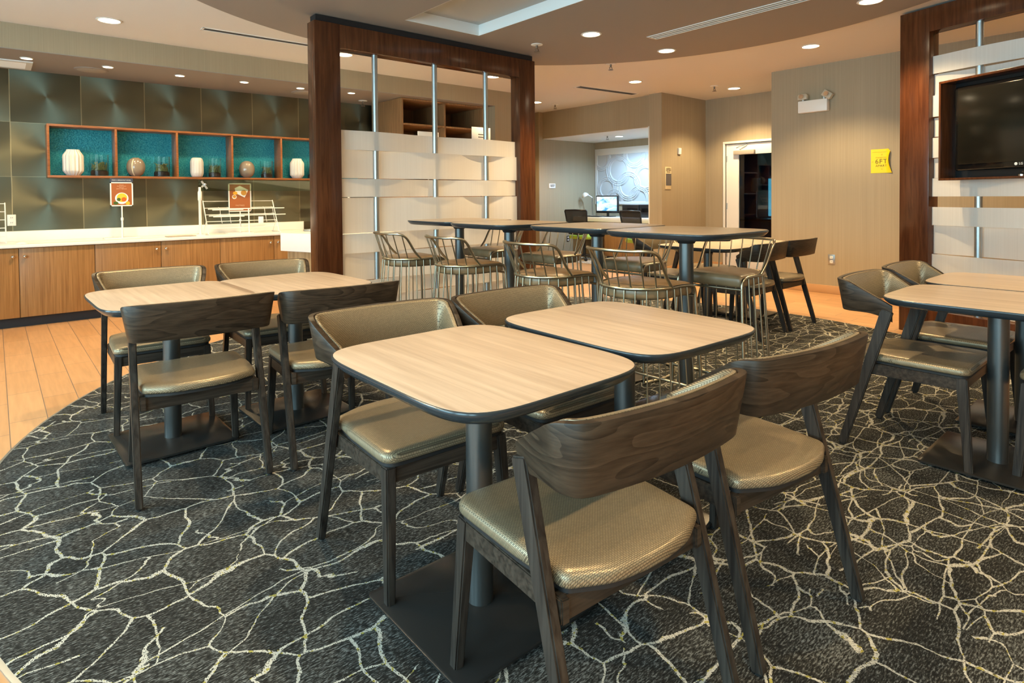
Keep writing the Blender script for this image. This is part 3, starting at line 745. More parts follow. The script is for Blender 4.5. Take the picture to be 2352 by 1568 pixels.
# ------------------------------------------------------------------ woven screen portals
def portal(name, label, P0, ang, width, height, post_w, depth, pole_us, strips, sill_top, cap_h):
    """local x runs along the portal, local y is its depth away from the viewer side"""
    t = thing(name, label, 'partition', (P0[0], P0[1], 0), ang)
    for nm, a, b_ in (('post', 0, post_w), ('post', width-post_w, width)):
        bm = BM(); box(bm, a, 0, 0, b_, depth, height, .004); obj(nm, bm, 'portal_wood', t)
    bm = BM(); box(bm, post_w, .001, height-.205, width-post_w, depth-.001, height-.001, .003); obj('header_beam', bm, 'portal_wood', t)
    bm = BM(); box(bm, post_w, .001, .0, width-post_w, depth-.001, sill_top, .003); obj('sill', bm, 'portal_wood', t)
    bm = BM(); box(bm, .02, .02, height, width-.02, depth-.02, height+cap_h); obj('cap_strip', bm, 'black_strip', t)
    my = depth/2
    for u in pole_us:
        bm = BM(); lathe(bm, [(.027, sill_top), (.027, height-.205)], 24, u, my); obj('steel_pole', bm, 'brushed_steel', t)
    edge = [post_w]+list(pole_us)+[width-post_w]
    for k, (z0, z1, ph) in enumerate(strips):
        pts = [(edge[0], my+(.012 if ph else -.012))]
        for i, u in enumerate(pole_us): pts.append((u, my+(.034 if (i+ph) % 2 else -.034)))
        pts.append((edge[-1], my+(.012 if (len(pole_us)+ph) % 2 else -.012)))
        full = []
        for (a, ya), (b_, yb) in zip(pts, pts[1:]):
            for j in range(12):
                f = j/12; s = (1-math.cos(f*PI))/2; full.append((a+(b_-a)*f, ya+(yb-ya)*s))
        full.append(pts[-1]); bm = BM(); ring = []
        for x, y in full: ring.append([bm.verts.new(q) for q in ((x, y-.002, z0), (x, y+.002, z0), (x, y+.002, z1), (x, y-.002, z1))])
        for a, b_ in zip(ring, ring[1:]):
            for q in range(4): bm.faces.new((a[q], a[(q+1) % 4], b_[(q+1) % 4], b_[q]))
        bm.faces.new(ring[0]); bm.faces.new(ring[-1][::-1]); obj('woven_strip', bm, 'panel_resin', t, ang=60)
    return t
portal('woven_screen_portal', 'dark red-brown wooden portal with woven pale strips and three steel poles', (2.085, 4.96), 0, 2.55, 2.735, .23, .15,
       (.60, 1.255, 1.90), [(1.652, 1.825, 0), (1.398, 1.655, 1), (1.228, 1.392, 0), (.90, 1.222, 1), (.722, .897, 0), (.465, .72, 1), (.31, .468, 0), (.10, .312, 1)], .07, .055)
portal('television_portal', 'dark wooden portal at right behind the television, white woven strips', (6.12, 1.80), math.radians(-90-17), 2.9, 2.795, .25, .13,
       (.60, 1.45, 2.3), [(2.235, 2.385, 0), (2.04, 2.23, 1), (1.87, 2.05, 0), (1.70, 1.86, 1), (1.52, 1.69, 0), (1.347, 1.515, 1), (1.19, 1.345, 0), (.945, 1.10, 0), (.70, .945, 1), (.53, .697, 0), (.22, .53, 1)], .215, .004)

# television in its shadow box on the portal
e = Vector((-math.sin(math.radians(17)), -math.cos(math.radians(17)), 0)); nrm = Vector((e.y, -e.x, 0))
tvp = Vector((6.12, 1.80, 0))+e*.43+nrm*.17
t = thing('television', 'wall television in a dark red-brown shadow box hung on the right portal', 'television', tvp, math.radians(-90-27))
TZ0, TZ1 = 1.32, 2.12; TWd = 1.32
bm = BM(); f_ = .018; dp = .17
box(bm, 0, 0, TZ0, TWd, dp, TZ0+f_, .002); box(bm, 0, 0, TZ1-f_, TWd, dp, TZ1, .002); box(bm, 0, 0, TZ0+f_, f_, dp, TZ1-f_, .002); box(bm, TWd-f_, 0, TZ0+f_, TWd, dp, TZ1-f_, .002)
obj('shadow_box', bm, 'portal_wood', t)
bm = BM(); box(bm, f_, dp-.015, TZ0+f_, TWd-f_, dp, TZ1-f_); obj('box_back', bm, 'black_plastic', t)
bm = BM(); box(bm, .095, .05, TZ0+.075, TWd-.095, .11, TZ1-.06, .012)
obj('bezel', bm, 'black_gloss', t)
bm = BM(); box(bm, .125, .045, TZ0+.125, TWd-.125, .0505, TZ1-.09, .002); obj('screen', bm, 'tv_screen', t)
text('brand_mark', 'LG', .024, 'white_plastic', t, (.60, .0488, TZ0+.108), (PI/2, 0, 0))
bm = BM(); tube(bm, [(.565, .0498, TZ0+.108), (.565, .0485, TZ0+.108)], .011, 16); obj('brand_roundel', bm, 'white_plastic', t)
bm = BM(); box(bm, .60, .05, TZ0+.02, .74, .12, TZ0+.055, .008); obj('tv_stand', bm, 'black_gloss', t)
tag(obj('sensor_puck', (lambda b_: (lathe(b_, [(.022, 0), (.022, .012), (.014, .018)], 16), b_)[1])(BM()), 'chrome', loc=tuple(t.matrix_world.translation) if 0 else (tvp+Vector((math.cos(math.radians(-117)), math.sin(math.radians(-117)), 0))*.62+Vector((math.sin(math.radians(117)), math.cos(math.radians(117))*1, 0))*.03+Vector((0, 0, TZ0+f_)))), 'small silver puck on the lower lip of the television box', 'sensor')

# ------------------------------------------------------------------ buffet
FY = 7.45
cab_x = [(-.43, .172, .775), (.775, 1.372, 1.97), (1.97, 2.583, 3.17)]
clab = ['wood buffet cabinet at the left edge with two doors and clear knobs', 'wood buffet cabinet in the middle, below the first counter sign', 'wood buffet cabinet at right, running behind the white peninsula']
for (a, m_, b_), lab in zip(cab_x, clab):
    t = thing('buffet_cabinet', lab, 'cabinet', ((a+b_)/2, FY, 0), 0, 'buffet base cabinets'); ox = (a+b_)/2
    bm = BM(); box(bm, a-ox+.001, .022, .095, b_-ox-.001, .62, .768); obj('body', bm, 'cabinet_wood', t)
    bm = BM(); box(bm, a-ox, .06, 0, b_-ox, .6, .094); obj('toe_kick', bm, 'kick_black', t)
    for x0, x1, kx in ((a, m_, m_-.045), (m_, b_, m_+.045)):
        bm = BM(); box(bm, x0-ox+.0025, 0, .098, x1-ox-.0025, .02, .762, .0015); d_ = obj('door', bm, 'cabinet_wood', t)
        bm = BM(); 
        for q in range(2): tube(bm, [(kx-ox+(q-.5)*.0, 0, .685), (kx-ox, -.012, .685)], .006, 8)
        bmesh.ops.create_uvsphere(bm, u_segments=14, v_segments=10, radius=.015, matrix=Matrix.Translation((kx-ox, -.022, .685)))
        obj('knob', bm, 'chrome', d_)
bm = BM(); box(bm, -.5, 7.42, .769, 3.2, 8.075, .80, .006); box(bm, -.5, 8.062, .80, 3.2, 8.079, .905, .002)
tag(obj('buffet_worktop', bm, 'counter_white'), 'long white buffet worktop with low backsplash on the wood cabinets', 'worktop')
# peninsula
t = thing('peninsula_counter', 'white-topped peninsula counter with pale wood side beside the portal post', 'counter', (2.27, 6.36, 0), math.radians(-71))
bm = BM(); box(bm, 0, 0, .67, 1.0, 2.2, .86, .006); obj('counter_top', bm, 'counter_white', t)
bm = BM(); box(bm, .05, .05, .08, .95, 2.15, .67); obj('body', bm, 'pale_cabinet_wood', t)
bm = BM(); box(bm, .08, .08, 0, .92, 2.12, .08); obj('toe_kick', bm, 'kick_black', t)
bm = BM(); box(bm, -.10, -.07, 0, .10, .07, .022, .01)
tag(obj('metal_tray', bm, 'brushed_steel', loc=(2.66, 6.42, .861), rot=(0, 0, .6)), 'small silver tray on the peninsula counter beside the portal post', 'tray')
# papers in clear stands behind the screen
for x, y, zt, wd, lab in ((4.05, 6.25, 2.02, .30, 'low white paper sign seen above the woven strips, middle'), (4.87, 6.25, 2.13, .31, 'tall white paper sign seen above the woven strips near the right pole')):
    t = thing('paper_sign', lab, 'sign', (x, y, .0), 0, 'paper signs behind the screen')
    bm = BM(); box(bm, -wd/2, 0, zt-.40, wd/2, .006, zt, .001); obj('sheet', bm, 'paper_white', t)
    for k in range(4):
        bm = BM(); box(bm, -.05, -.001, zt-.10-k*.035, .05, 0, zt-.088-k*.035); obj('printed_line', bm, 'sign_grey', t)
    bm = BM(); tube(bm, [(0, .012, .01), (0, .012, zt-.35)], .01); lathe(bm, [(.14, 0), (.14, .012)], 24, 0, .012); obj('stand', bm, 'chrome', t)

# shelf box on the wall
SX = [.428, 1.03, 1.628, 2.232, 2.83, 3.43, 4.03]; SZ0, SZ1, SY = 1.46, 2.015, 7.83; th = .022
t = thing('wall_shelf', 'long orange-brown wall shelf of open boxes with teal glass back', 'shelf', (SX[0], SY, SZ0)); X0 = SX[0]
bm = BM(); box(bm, 0, 0, 0, SX[-1]-X0, .245, th, .001); obj('bottom_board', bm, 'shelf_wood', t)
bm = BM(); box(bm, 0, 0, SZ1-SZ0-th, SX[-1]-X0, .245, SZ1-SZ0, .001); obj('top_board', bm, 'shelf_wood', t)
for k, x in enumerate(SX):
    bm = BM(); xx = x-X0-(th/2 if 0 < k < len(SX)-1 else (0 if k == 0 else th)); box(bm, xx, .001, th, xx+th, .245, SZ1-SZ0-th, .001); obj('divider', bm, 'shelf_wood', t)
bm = BM(); box(bm, .01, .236, .01, SX[-1]-X0-.01, .244, SZ1-SZ0-.01); obj('glass_back', bm, 'teal_glass', t)
ZS = SZ0+th
def fluted(x, y, r, h, label, nf=16):
    bm = BM(); fn = lambda a: 1+.06*math.cos(a*nf)
    prof = [(r*.55, 0), (r*.62, .004), (r*.98, h*.17), (r, h*.22), (r, h*.74), (r*.96, h*.80), (r*.66, h*.95), (r*.62, h), (r*.5, h), (r*.46, h*.9)]
    lathe(bm, prof, 96, 0, 0, fn); return tag(obj('fluted_vase', bm, 'ceramic_white', loc=(x, y, ZS), ang=50), label, 'vase', 'white vases on the wall shelf')
def roundvase(x, y, r, h, label, stripe=False):
    t = thing('round_vase', label, 'vase', (x, y, ZS), 0, 'round taupe vases')
    prof = [(r*.5, 0)]+[(r*math.sin(a)**.8, h*(.5-.5*math.cos(a))) for a in [PI*(.10+.80*k/14) for k in range(15)]]+[(r*.34, h*.99), (r*.28, h*.97)]
    bm = BM(); lathe(bm, prof, 40); obj('body', bm, 'ceramic_taupe', t, ang=60)
    if stripe:
        bm = BM(); pts = []
        for k in range(2, 14):
            rr2, z = prof[k]; a = -PI/2-.55+.03*(k-8)**2*.1; pts.append(((rr2+.001)*math.cos(a), (rr2+.001)*math.sin(a), z))
        tube(bm, pts, .007, 6); obj('stripe', bm, 'ceramic_cream', t)
def pebbled(x, y, r, h, label):
    bm = BM(); n = 48; m2 = 22; rr2 = []
    for j in range(m2+1):
        z = h*j/m2; e_ = min(z, h-z)/h; base = r*(min(1, (e_/.22))**.45*.38+.62)
        rr2.append([bm.verts.new(((base*(1+.03*math.cos(k*PI*.5+(j % 2)*PI)*math.cos(j*PI)))*math.cos(2*PI*k/n), (base*(1+.03*math.cos(k*PI*.5+(j % 2)*PI)*math.cos(j*PI)))*math.sin(2*PI*k/n), z)) for k in range(n)])
    for a, b_ in zip(rr2, rr2[1:]):
        for k in range(n): bm.faces.new((a[k], a[(k+1) % n], b_[(k+1) % n], b_[k]))
    bm.faces.new(rr2[0][::-1]); bm.faces.new(rr2[-1])
    tag(obj('pebbled_vase', bm, 'ceramic_white', loc=(x, y, ZS), ang=80), label, 'vase', 'white vases on the wall shelf')
def glassvase(x, y, r, h, label, seed):
    t = thing('glass_vase', label, 'vase', (x, y, ZS), 0, 'glass cylinders with green strands'); rnd = random.Random(seed)
    bm = BM(); n = 36; prof = [(r, 0), (r, h), (r-.004, h), (r-.004, .008)]
    rr2 = [[bm.verts.new((a*math.cos(2*PI*k/n), a*math.sin(2*PI*k/n), z)) for k in range(n)] for a, z in prof]
    for a, b_ in zip(rr2, rr2[1:]):
        for k in range(n): bm.faces.new((a[k], a[(k+1) % n], b_[(k+1) % n], b_[k]))
    bm.faces.new(rr2[0][::-1]); bm.faces.new(rr2[-1]); obj('glass', bm, 'vase_glass', t, ang=50)
    bm = BM(); lathe(bm, [(r-.008, .010), (r-.008, h*.22), (r-.02, h*.27)], 24); obj('filling', bm, 'strand_dark', t)
    bm = BM()
    for k in range(60):
        a0, a1 = rnd.random()*6.28, rnd.random()*6.28; q = (r-.010)*(.5+.5*rnd.random()); z0 = h*(.15+.15*rnd.random()); z1 = h*(.30+.38*rnd.random())
        p0 = Vector((q*math.cos(a0), q*math.sin(a0), z0)); p1 = Vector((q*math.cos(a1), q*math.sin(a1), z1)); md = (p0+p1)/2+Vector((0, 0, h*.12))
        mr = math.hypot(md.x, md.y)
        tube(bm, spline([p0, md, p1], 4), .003, 4)
    o = obj('strands', bm, 'strand_green', t); o['kind'] = 'stuff'
VY = 7.95
fluted(.655, VY, .089, .28, 'large white fluted vase at the left end of the wall shelf')
glassvase(.885, VY, .086, .235, 'glass cylinder of green strands in the first shelf box from the left', 1)
roundvase(1.23, VY, .093, .215, 'round taupe vase with a cream stripe', True)
glassvase(1.485, VY, .084, .235, 'glass cylinder of green strands beside the striped vase', 2)
pebbled(1.86, VY, .072, .235, 'white vase with a pebbled surface in the middle of the shelf')
glassvase(2.055, VY, .074, .235, 'glass cylinder of green strands beside the pebbled white vase', 3)
roundvase(2.435, VY, .093, .215, 'plain glossy round taupe vase without a stripe')
glassvase(2.675, VY, .074, .22, 'glass cylinder of green strands beside the plain taupe vase', 4)
fluted(3.075, VY, .086, .265, 'white fluted vase at the right, next to the portal post', 20)
glassvase(3.30, VY, .078, .235, 'dark glass cylinder half hidden by the portal post', 5)

# counter items
def counter_sign(x, y, z0, z1, w_, label, kind):
    t = thing('counter_sign', label, 'sign', (x, y, .80), 0, 'menu signs on the buffet')
    bm = BM(); h0, h1 = z0-.8, z1-.8; hw = w_/2
    for q in ((-hw, h0, -hw+.012, h1), (hw-.012, h0, hw, h1), (-hw, h0, hw, h0+.012), (-hw, h1-.012, hw, h1)): box(bm, q[0], -.006, q[1], q[2], .006, q[3])
    obj('frame', bm, 'white_plastic', t, smooth=False)
    bm = BM(); box(bm, -hw+.011, -.003, h0+.011, hw-.011, .003, h1-.011); po = obj('poster', bm, 'poster_brown', t, smooth=False)
    bm = BM(); lathe(bm, [(.009, .01), (.009, h0*.55), (.013, h0*.56), (.013, h0*.64), (.007, h0*.65), (.007, h0)], 12); obj('stem', bm, 'white_plastic', t)
    bm = BM(); box(bm, -.17, -.10, 0, .17, .10, .010, .004); obj('sign_base', bm, 'counter_white', t)
    def disc(nm, cx2, cz2, r, m_, d=.0045, sx2=1.0, par=po):
        bm = BM(); n = 24; a = [bm.verts.new((cx2+r*sx2*math.cos(2*PI*k/n), -d, cz2+r*math.sin(2*PI*k/n))) for k in range(n)]; b2 = [bm.verts.new((v.co.x, -.0031, v.co.z)) for v in a]
        bm.faces.new(a)
        for k in range(n): bm.faces.new((a[k], a[(k+1) % n], b2[(k+1) % n], b2[k]))
        obj(nm, bm, m_, par, smooth=False)
    def quad(nm, P, m_, d=.0045):
        bm = BM(); a = [bm.verts.new((p[0], -d, p[1])) for p in P]; b2 = [bm.verts.new((p[0], -.0031, p[1])) for p in P]; bm.faces.new(a)
        for k in range(len(P)): bm.faces.new((a[k], a[(k+1) % len(P)], b2[(k+1) % len(P)], b2[k]))
        obj(nm, bm, m_, po, smooth=False)
    if kind == 1:
        bm = BM(); box(bm, -hw, -.006, h1, hw, .006, h1+.042); hd = obj('header_card', bm, 'poster_blue', t, smooth=False)
        text('lettering', 'MAKE A BREAKFAST BOWL', .0145, 'paper_white', hd, (0, -.0065, h1+.021), (PI/2, 0, 0))
        text('lettering', 'EGGS\nPOTATOES\nSALSA\nSPICY BEANS', .0165, 'poster_text', po, (0, -.0036, h1-.052), (PI/2, 0, 0), ls=.85)
        c2_ = h0+.085
        disc('bowl_rim', 0, c2_, .062, 'paper_white'); disc('eggs', .002, c2_+.008, .048, 'egg_yellow', .0052); disc('salsa', .02, c2_-.012, .024, 'sauce_red', .0058); disc('greens', -.028, c2_-.012, .018, 'leaf_green', .0058)
        disc('orange', .055, h0+.032, .020, 'orange_fruit', .005); disc('herbs', -.055, h0+.034, .017, 'leaf_green', .005, 1.3)
    else:
        quad('napkin', ((-.06, h1-.06), (.0, h1-.03), (.10, h1-.08), (.055, h1-.175), (-.05, h1-.12)), 'paper_white')
        disc('bagel', .045, h1-.115, .034, 'bread', .0052); disc('roll', -.055, h1-.12, .020, 'orange_fruit', .0052, 1.3); disc('dip_bowl', -.065, h1-.165, .026, 'paper_white', .0052); disc('dip', -.065, h1-.163, .020, 'bread', .0058)
        text('lettering', 'PASTRIES', .026, 'poster_text', po, (0, -.0036, h0+.075), (PI/2, 0, 0))
    return t
counter_sign(1.06, 7.75, 1.152, 1.413, .212, 'brown breakfast bowl sign on a white stem at the middle of the buffet', 1)
counter_sign(2.30, 7.80, 1.062, 1.41, .265, 'brown pastries sign behind the wire rack and glass guard', 2)
t = thing('glass_guard', 'clear glass food guard on a white post above the pastry end', 'sneeze guard', (1.812, 7.64, .80))
bm = BM(); lathe(bm, [(.05, 0), (.05, .01), (.016, .014), (.016, .40), (.022, .41), (.022, .50), (.014, .52), (.014, .56)], 20); obj('post', bm, 'white_paint', t)
bm = BM(); beam(bm, (.02, 0, .56), (.07, .02, .60), .02, .02); lathe(bm, [(.016, .585), (.016, .60)], 12, .06, .0); tube(bm, [(.02, 0, .63), (.08, 0, .54)], .012); obj('clamp', bm, 'brushed_steel', t)
bm = BM(); beam(bm, (0.0, .06, .58), (1.9, .06, .58), .005, .13, side=Vector((0, 1, .25)), bev=0); obj('glass_pane', bm, 'sneeze_glass', t, smooth=False)
bm = BM(); lathe(bm, [(.05, 0), (.05, .01), (.016, .014), (.016, .54)], 20, 1.85); obj('post', bm, 'white_paint', t)
# wire display rack
def wire_rack(x, y, w_, label, pegs):
    t = thing('wire_rack', label, 'display rack', (x, y, .80))
    for s in (0, 1):
        bm = BM(); tube(bm, [(s*w_, .20, .40), (s*w_, -.03, .004)], .006, 6); tube(bm, [(s*w_, .20, .004), (s*w_, .06, .16)], .004, 6); tube(bm, [(s*w_, -.06, .005), (s*w_, .23, .005)], .006, 6); obj('side_frame', bm, 'white_paint', t)
    for k in range(5):
        f = .98-k*.2; bm = BM(); tube(bm, [(0, -.03+.23*f, .40*f), (w_, -.03+.23*f, .40*f)], .004, 6); obj('rail', bm, 'white_paint', t)
    if pegs:
        for zz, yy in ((.30, .06), (.22, .02)):
            bm = BM(); tube(bm, [(.02, yy, zz), (w_+.10, yy, zz)], .006, 6); tube(bm, [(.06, yy-.03, zz-.01), (w_*.5, yy-.03, zz-.01)], .006, 6); obj('hanging_bar', bm, 'white_paint', t)
            for q in (.14, .24, .66, .76):
                bm = BM(); tube(bm, spline([(q, yy+.02, zz+.02), (q+.012, yy, zz), (q+.012, yy-.02, zz-.05), (q+.02, yy-.02, zz-.09)], 3), .003, 5); obj('hook', bm, 'white_paint', t)
        bm = BM(); box(bm, .57, -.03, .12, .63, -.02, .20, .003); obj('price_tag', bm, 'paper_white', t)
        bm = BM(); tube(bm, [(.46, -.03, .01), (.46, -.01, .30)], .008, 8); lathe(bm, [(.05, 0), (.05, .008)], 20, .46, -.03); obj('centre_stem', bm, 'white_paint', t)
wire_rack(1.90, 7.68, .82, 'white wire rack with hooks behind the glass guard', True)
wire_rack(-.56, 7.72, .645, 'white wire rack cut by the left edge of the picture', False)
for x, y, lab in ((1.05, 7.60, 'thin square warming glass below the breakfast sign'), (1.60, 7.62, 'thin square warming glass beside the guard post')):
    if x > 1.2:
        bm = BM(); box(bm, -.14, -.10, 0, .14, .10, .006, .002); tag(obj('warming_plate', bm, 'speaker_grey', loc=(x, y, .8005)), lab, 'warming plate')
bm = BM(); lathe(bm, [(.05, 0), (.045, .006), (.02, .014)], 20); tag(obj('cup_lid', bm, 'paper_white', loc=(.20, 7.58, .8005)), 'small white lid lying on the worktop near the left rack', 'lid')
def outlet(name, label, loc, rz, plate='white_plastic', w_=.07, h_=.115, parent=None):
    t = thing(name, label, 'outlet', loc, rz)
    bm = BM(); box(bm, -w_/2, -.006, -h_/2, w_/2, -.0005, h_/2, .002); obj('cover_plate', bm, plate, t)
    for s in (-1, 1):
        bm = BM(); box(bm, -.017, -.009, s*.026-.016, .017, -.006, s*.026+.016, .004); so = obj('socket', bm, 'white_plastic', t)
        bm = BM(); box(bm, -.008, -.0095, s*.026-.006, -.005, -.009, s*.026+.007); box(bm, .005, -.0095, s*.026-.006, .008, -.009, s*.026+.007); obj('slots', bm, 'black_plastic', so)
outlet('power_outlet', 'white power outlet on the metal tile wall beside the left wire rack', (.137, 8.079, 1.02), 0)
outlet('power_outlet', 'steel power outlet low on the taupe wall behind the far chairs', (7.719, 2.99, .42), -PI/2, 'brushed_steel', .08, .12)
outlet('power_outlet', 'dark power outlet in the desk nook behind the green-seated chair', (8.62, 8.299, .37), 0, 'black_plastic')

# bookcase behind the screen
t = thing('bookcase', 'tall brown open bookcase seen through the upper part of the portal', 'bookcase', (4.21, 7.15, 0)); BW, BD, BH = 1.42, .85, 2.575
for x in (0, .70, BW-.025):
    bm = BM(); box(bm, x, 0 if x != .70 else .01, .0, x+.025, BD, BH-.0, .001); obj('side_panel' if x != .70 else 'divider', bm, 'bookcase_wood', t)
for z in (.05, .72, 1.22, 1.72, 2.21, 2.55):
    bm = BM(); box(bm, .025, .004, z, .70, BD, z+.024); box(bm, .725, .004, z, BW-.025, BD, z+.024); obj('shelf_board', bm, 'bookcase_wood', t)
bm = BM(); box(bm, .025, BD-.01, .05, BW-.025, BD, 2.55); obj('back_panel', bm, 'bookcase_wood', t)

# ------------------------------------------------------------------ door and the dark room beyond
bm = BM(); jw = .05
box(bm, 9.085, DY1-.0, 0, 9.27, DY1+.0+jw*.6, DH+.0, .002); box(bm, 9.085, DY0-.03, 0, 9.27, DY0, DH, .002); box(bm, 9.085, DY0-.03, DH-.005, 9.27, DY1+.03, DH+.03, .002)
struct('door_1', bm, 'white_paint')
t = thing('door_leaf', 'white door with a large dark glass panel and closer at the end of the room', 'door', (9.12, DY1-.012, 0))
bm = BM(); a0, a1 = -.0, -(DY1-DY0)+.03; g0, g1 = -.215, -(DY1-DY0)+.20
box(bm, 0, g0, .01, .045, a0, DH-.015, .002); box(bm, 0, a1, .01, .045, g1, DH-.015, .002); box(bm, 0, g1, 1.86, .045, g0, DH-.015, .002); box(bm, 0, g1, .01, .045, g0, .28, .002)
obj('door_panel', bm, 'white_paint', t)
bm = BM(); box(bm, .018, g1, .28, .024, g0, 1.86); obj('glass_pane', bm, 'door_glass', t, smooth=False)
for z in (.25, 1.03, 1.80):
    bm = BM(); tube(bm, [(-.006, -.012, z-.05), (-.006, -.012, z+.05)], .009, 10); obj('hinge', bm, 'brushed_steel', t)
bm = BM(); box(bm, -.055, -.50, 1.86, -.002, -.15, 1.925, .004); cl = obj('door_closer', bm, 'speaker_grey', t)
bm = BM(); tube(bm, [(-.03, -.25, 1.925), (-.05, -.20, 1.97), (-.02, -.36, 2.02), (-.01, -.36, 2.03)], .007, 6); obj('closer_arm', bm, 'brushed_steel', cl)
bm = BM(); tube(bm, spline([(-.002, a1+.07, .95), (-.045, a1+.07, .97), (-.045, a1+.07, 1.15), (-.002, a1+.07, 1.17)], 4), .01, 8); obj('pull_handle', bm, 'brushed_steel', t)
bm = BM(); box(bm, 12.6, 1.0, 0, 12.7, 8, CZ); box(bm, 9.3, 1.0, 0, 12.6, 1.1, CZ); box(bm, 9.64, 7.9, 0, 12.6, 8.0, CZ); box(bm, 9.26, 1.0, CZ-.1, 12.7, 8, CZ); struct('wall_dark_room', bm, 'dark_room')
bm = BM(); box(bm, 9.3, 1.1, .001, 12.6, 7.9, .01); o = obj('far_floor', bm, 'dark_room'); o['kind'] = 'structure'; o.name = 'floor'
bm = BM(); box(bm, 12.58, 6.02, .75, 12.6, 6.16, 1.55); struct('window_5', bm, 'far_window', smooth=False)
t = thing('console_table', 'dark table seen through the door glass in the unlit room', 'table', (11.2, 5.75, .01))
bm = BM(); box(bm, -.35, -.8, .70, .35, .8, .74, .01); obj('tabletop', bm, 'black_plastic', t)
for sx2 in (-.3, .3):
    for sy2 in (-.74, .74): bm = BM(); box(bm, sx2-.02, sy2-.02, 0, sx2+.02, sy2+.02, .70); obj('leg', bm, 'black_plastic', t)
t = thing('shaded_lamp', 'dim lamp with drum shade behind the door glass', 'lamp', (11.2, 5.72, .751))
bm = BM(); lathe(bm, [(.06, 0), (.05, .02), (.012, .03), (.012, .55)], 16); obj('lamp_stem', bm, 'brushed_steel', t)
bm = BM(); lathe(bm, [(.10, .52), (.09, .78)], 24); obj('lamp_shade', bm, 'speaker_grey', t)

# ------------------------------------------------------------------ wall fittings on the right
t = thing('emergency_light', 'cream emergency light unit with two clear lamp heads on the taupe wall', 'emergency light', (7.72, 3.19, 2.30), -PI/2)
bm = BM(); box(bm, -.175, -.085, -.075, .175, 0, .075, .012); obj('housing', bm, 'white_plastic', t)
for s, tilt, yaw_ in ((-1, .0, 0), (1, .62, 0)):
    bm = BM(); lathe(bm, [(.012, -.01), (.012, .03)], 12); hd = obj('lamp_neck', bm, 'white_plastic', t, loc=(s*.125, -.045, .08))
    bm = BM()
    if s < 0: slab(bm, fillet([(-.062, -.03, .02), (.062, -.03, .02), (.062, .04, .02), (-.062, .04, .02)], 4), [(.004, 0), (0, .006), (0, .048), (.010, .068), (.026, .078)])
    else: slab(bm, fillet([(-.058, -.03, .012), (.058, -.03, .012), (.058, .035, .012), (-.058, .035, .012)], 4), [(.004, 0), (0, .008), (0, .07), (.006, .078)])
    obj('lamp_head', bm, 'lens_clear', hd, loc=(0 if s < 0 else .02, -.01, .01), rot=(.0, tilt, 0))
    bm = BM(); lathe(bm, [(.012, .0), (.028, .02)], 16); obj('reflector', bm, 'chrome', hd, loc=(s*.0+(.045 if s > 0 else 0), -.045, .045), rot=(1.4, 0, 0))
# six feet sign: paper lifting at its right side
t = thing('distancing_sign', 'yellow paper sign reading 6FT APART taped to the taupe wall', 'sign', (7.719, 2.445, 1.59), -PI/2)
bm = BM(); nx, nz = 12, 10; W2, H2 = .115, .137; grid = []
for j in range(nz+1):
    row = []
    for i in range(nx+1):
        u, v = i/nx, j/nz; lift = max(0, u-.72)/.28*(.35+.65*math.sin(v*PI))*.035
        xx = -W2+2*W2*u-lift*.9*(1+v*.6)-(.03*max(0, u-.7)/.3 if v > .9 else 0)
        row.append(bm.verts.new((xx, -.002-lift, -H2+2*H2*v)))
    grid.append(row)
for j in range(nz):
    for i in range(nx): bm.faces.new((grid[j][i], grid[j][i+1], grid[j+1][i+1], grid[j+1][i]))
g_ = bmesh.ops.extrude_face_region(bm, geom=list(bm.faces)); bmesh.ops.translate(bm, verts=[q for q in g_['geom'] if isinstance(q, bmesh.types.BMVert)], vec=(0, .0008, 0))
sh = obj('sheet', bm, 'yellow', t, ang=60)
rr_x = (PI/2, 0, 0); yy = -.0036
text('lettering', '6FT', .074, 'olive_ink', sh, (-.008, yy, -.006), rr_x, sp=1.15); text('lettering', 'APART', .036, 'olive_ink', sh, (-.008, yy, -.055), rr_x, sp=1.1)
text('lettering', 'PLEASE STAY', .020, 'faded_ink', sh, (-.008, yy, .040), rr_x)
text('lettering', '< ', .036, 'faded_ink', sh, (-.092, yy, -.01), rr_x); text('lettering', '>', .034, 'faded_ink', sh, (.078, yy-.006, -.01), rr_x)
text('arrow', '<', .034, 'faded_ink', sh, (-.003, yy, .073), (PI/2, PI/2, 0)); text('arrow', '>', .034, 'faded_ink', sh, (-.003, yy, -.092), (PI/2, PI/2, 0))
bm = BM(); box(bm, -.10, -.0038, .102, .075, -.0030, .105); obj('printed_line', bm, 'faded_ink', sh)
# thermostat + room sign on the short wall
t = thing('wall_sensor', 'small white sensor box on the short wall beside the desk nook', 'sensor', (8.33, 5.549, 1.92))
bm = BM(); box(bm, -.035, -.03, -.05, .035, 0, .05, .006); obj('case', bm, 'white_plastic', t)
bm = BM(); box(bm, .033, -.026, -.02, .037, -.006, .02, .001); obj('side_vent', bm, 'black_plastic', t)
t = thing('room_sign', 'cream and grey meeting room sign beside the desk nook', 'sign', (8.03, 5.549, 1.485))
bm = BM(); box(bm, -.075, -.010, -.175, .075, 0, .175, .002); obj('backplate', bm, 'sign_cream', t)
bm = BM(); box(bm, -.068, -.0125, -.115, .075, -.0100, .07); obj('insert', bm, 'sign_grey', t)
text('lettering', 'NORTH\nMEETING\nROOM', .032, 'ink', t, (0, -.0115, .122), rr_x, ls=.85)
t = thing('library_sign', 'small white sign reading BUSINESS LIBRARY left of the desk nook', 'sign', (8.19, 8.299, 1.415))
bm = BM(); box(bm, -.085, -.010, -.045, .085, 0, .045, .003); obj('backplate', bm, 'white_plastic', t)
text('lettering', 'BUSINESS\nLIBRARY', .030, 'ink', t, (0, -.0115, .004), rr_x, ls=.8)

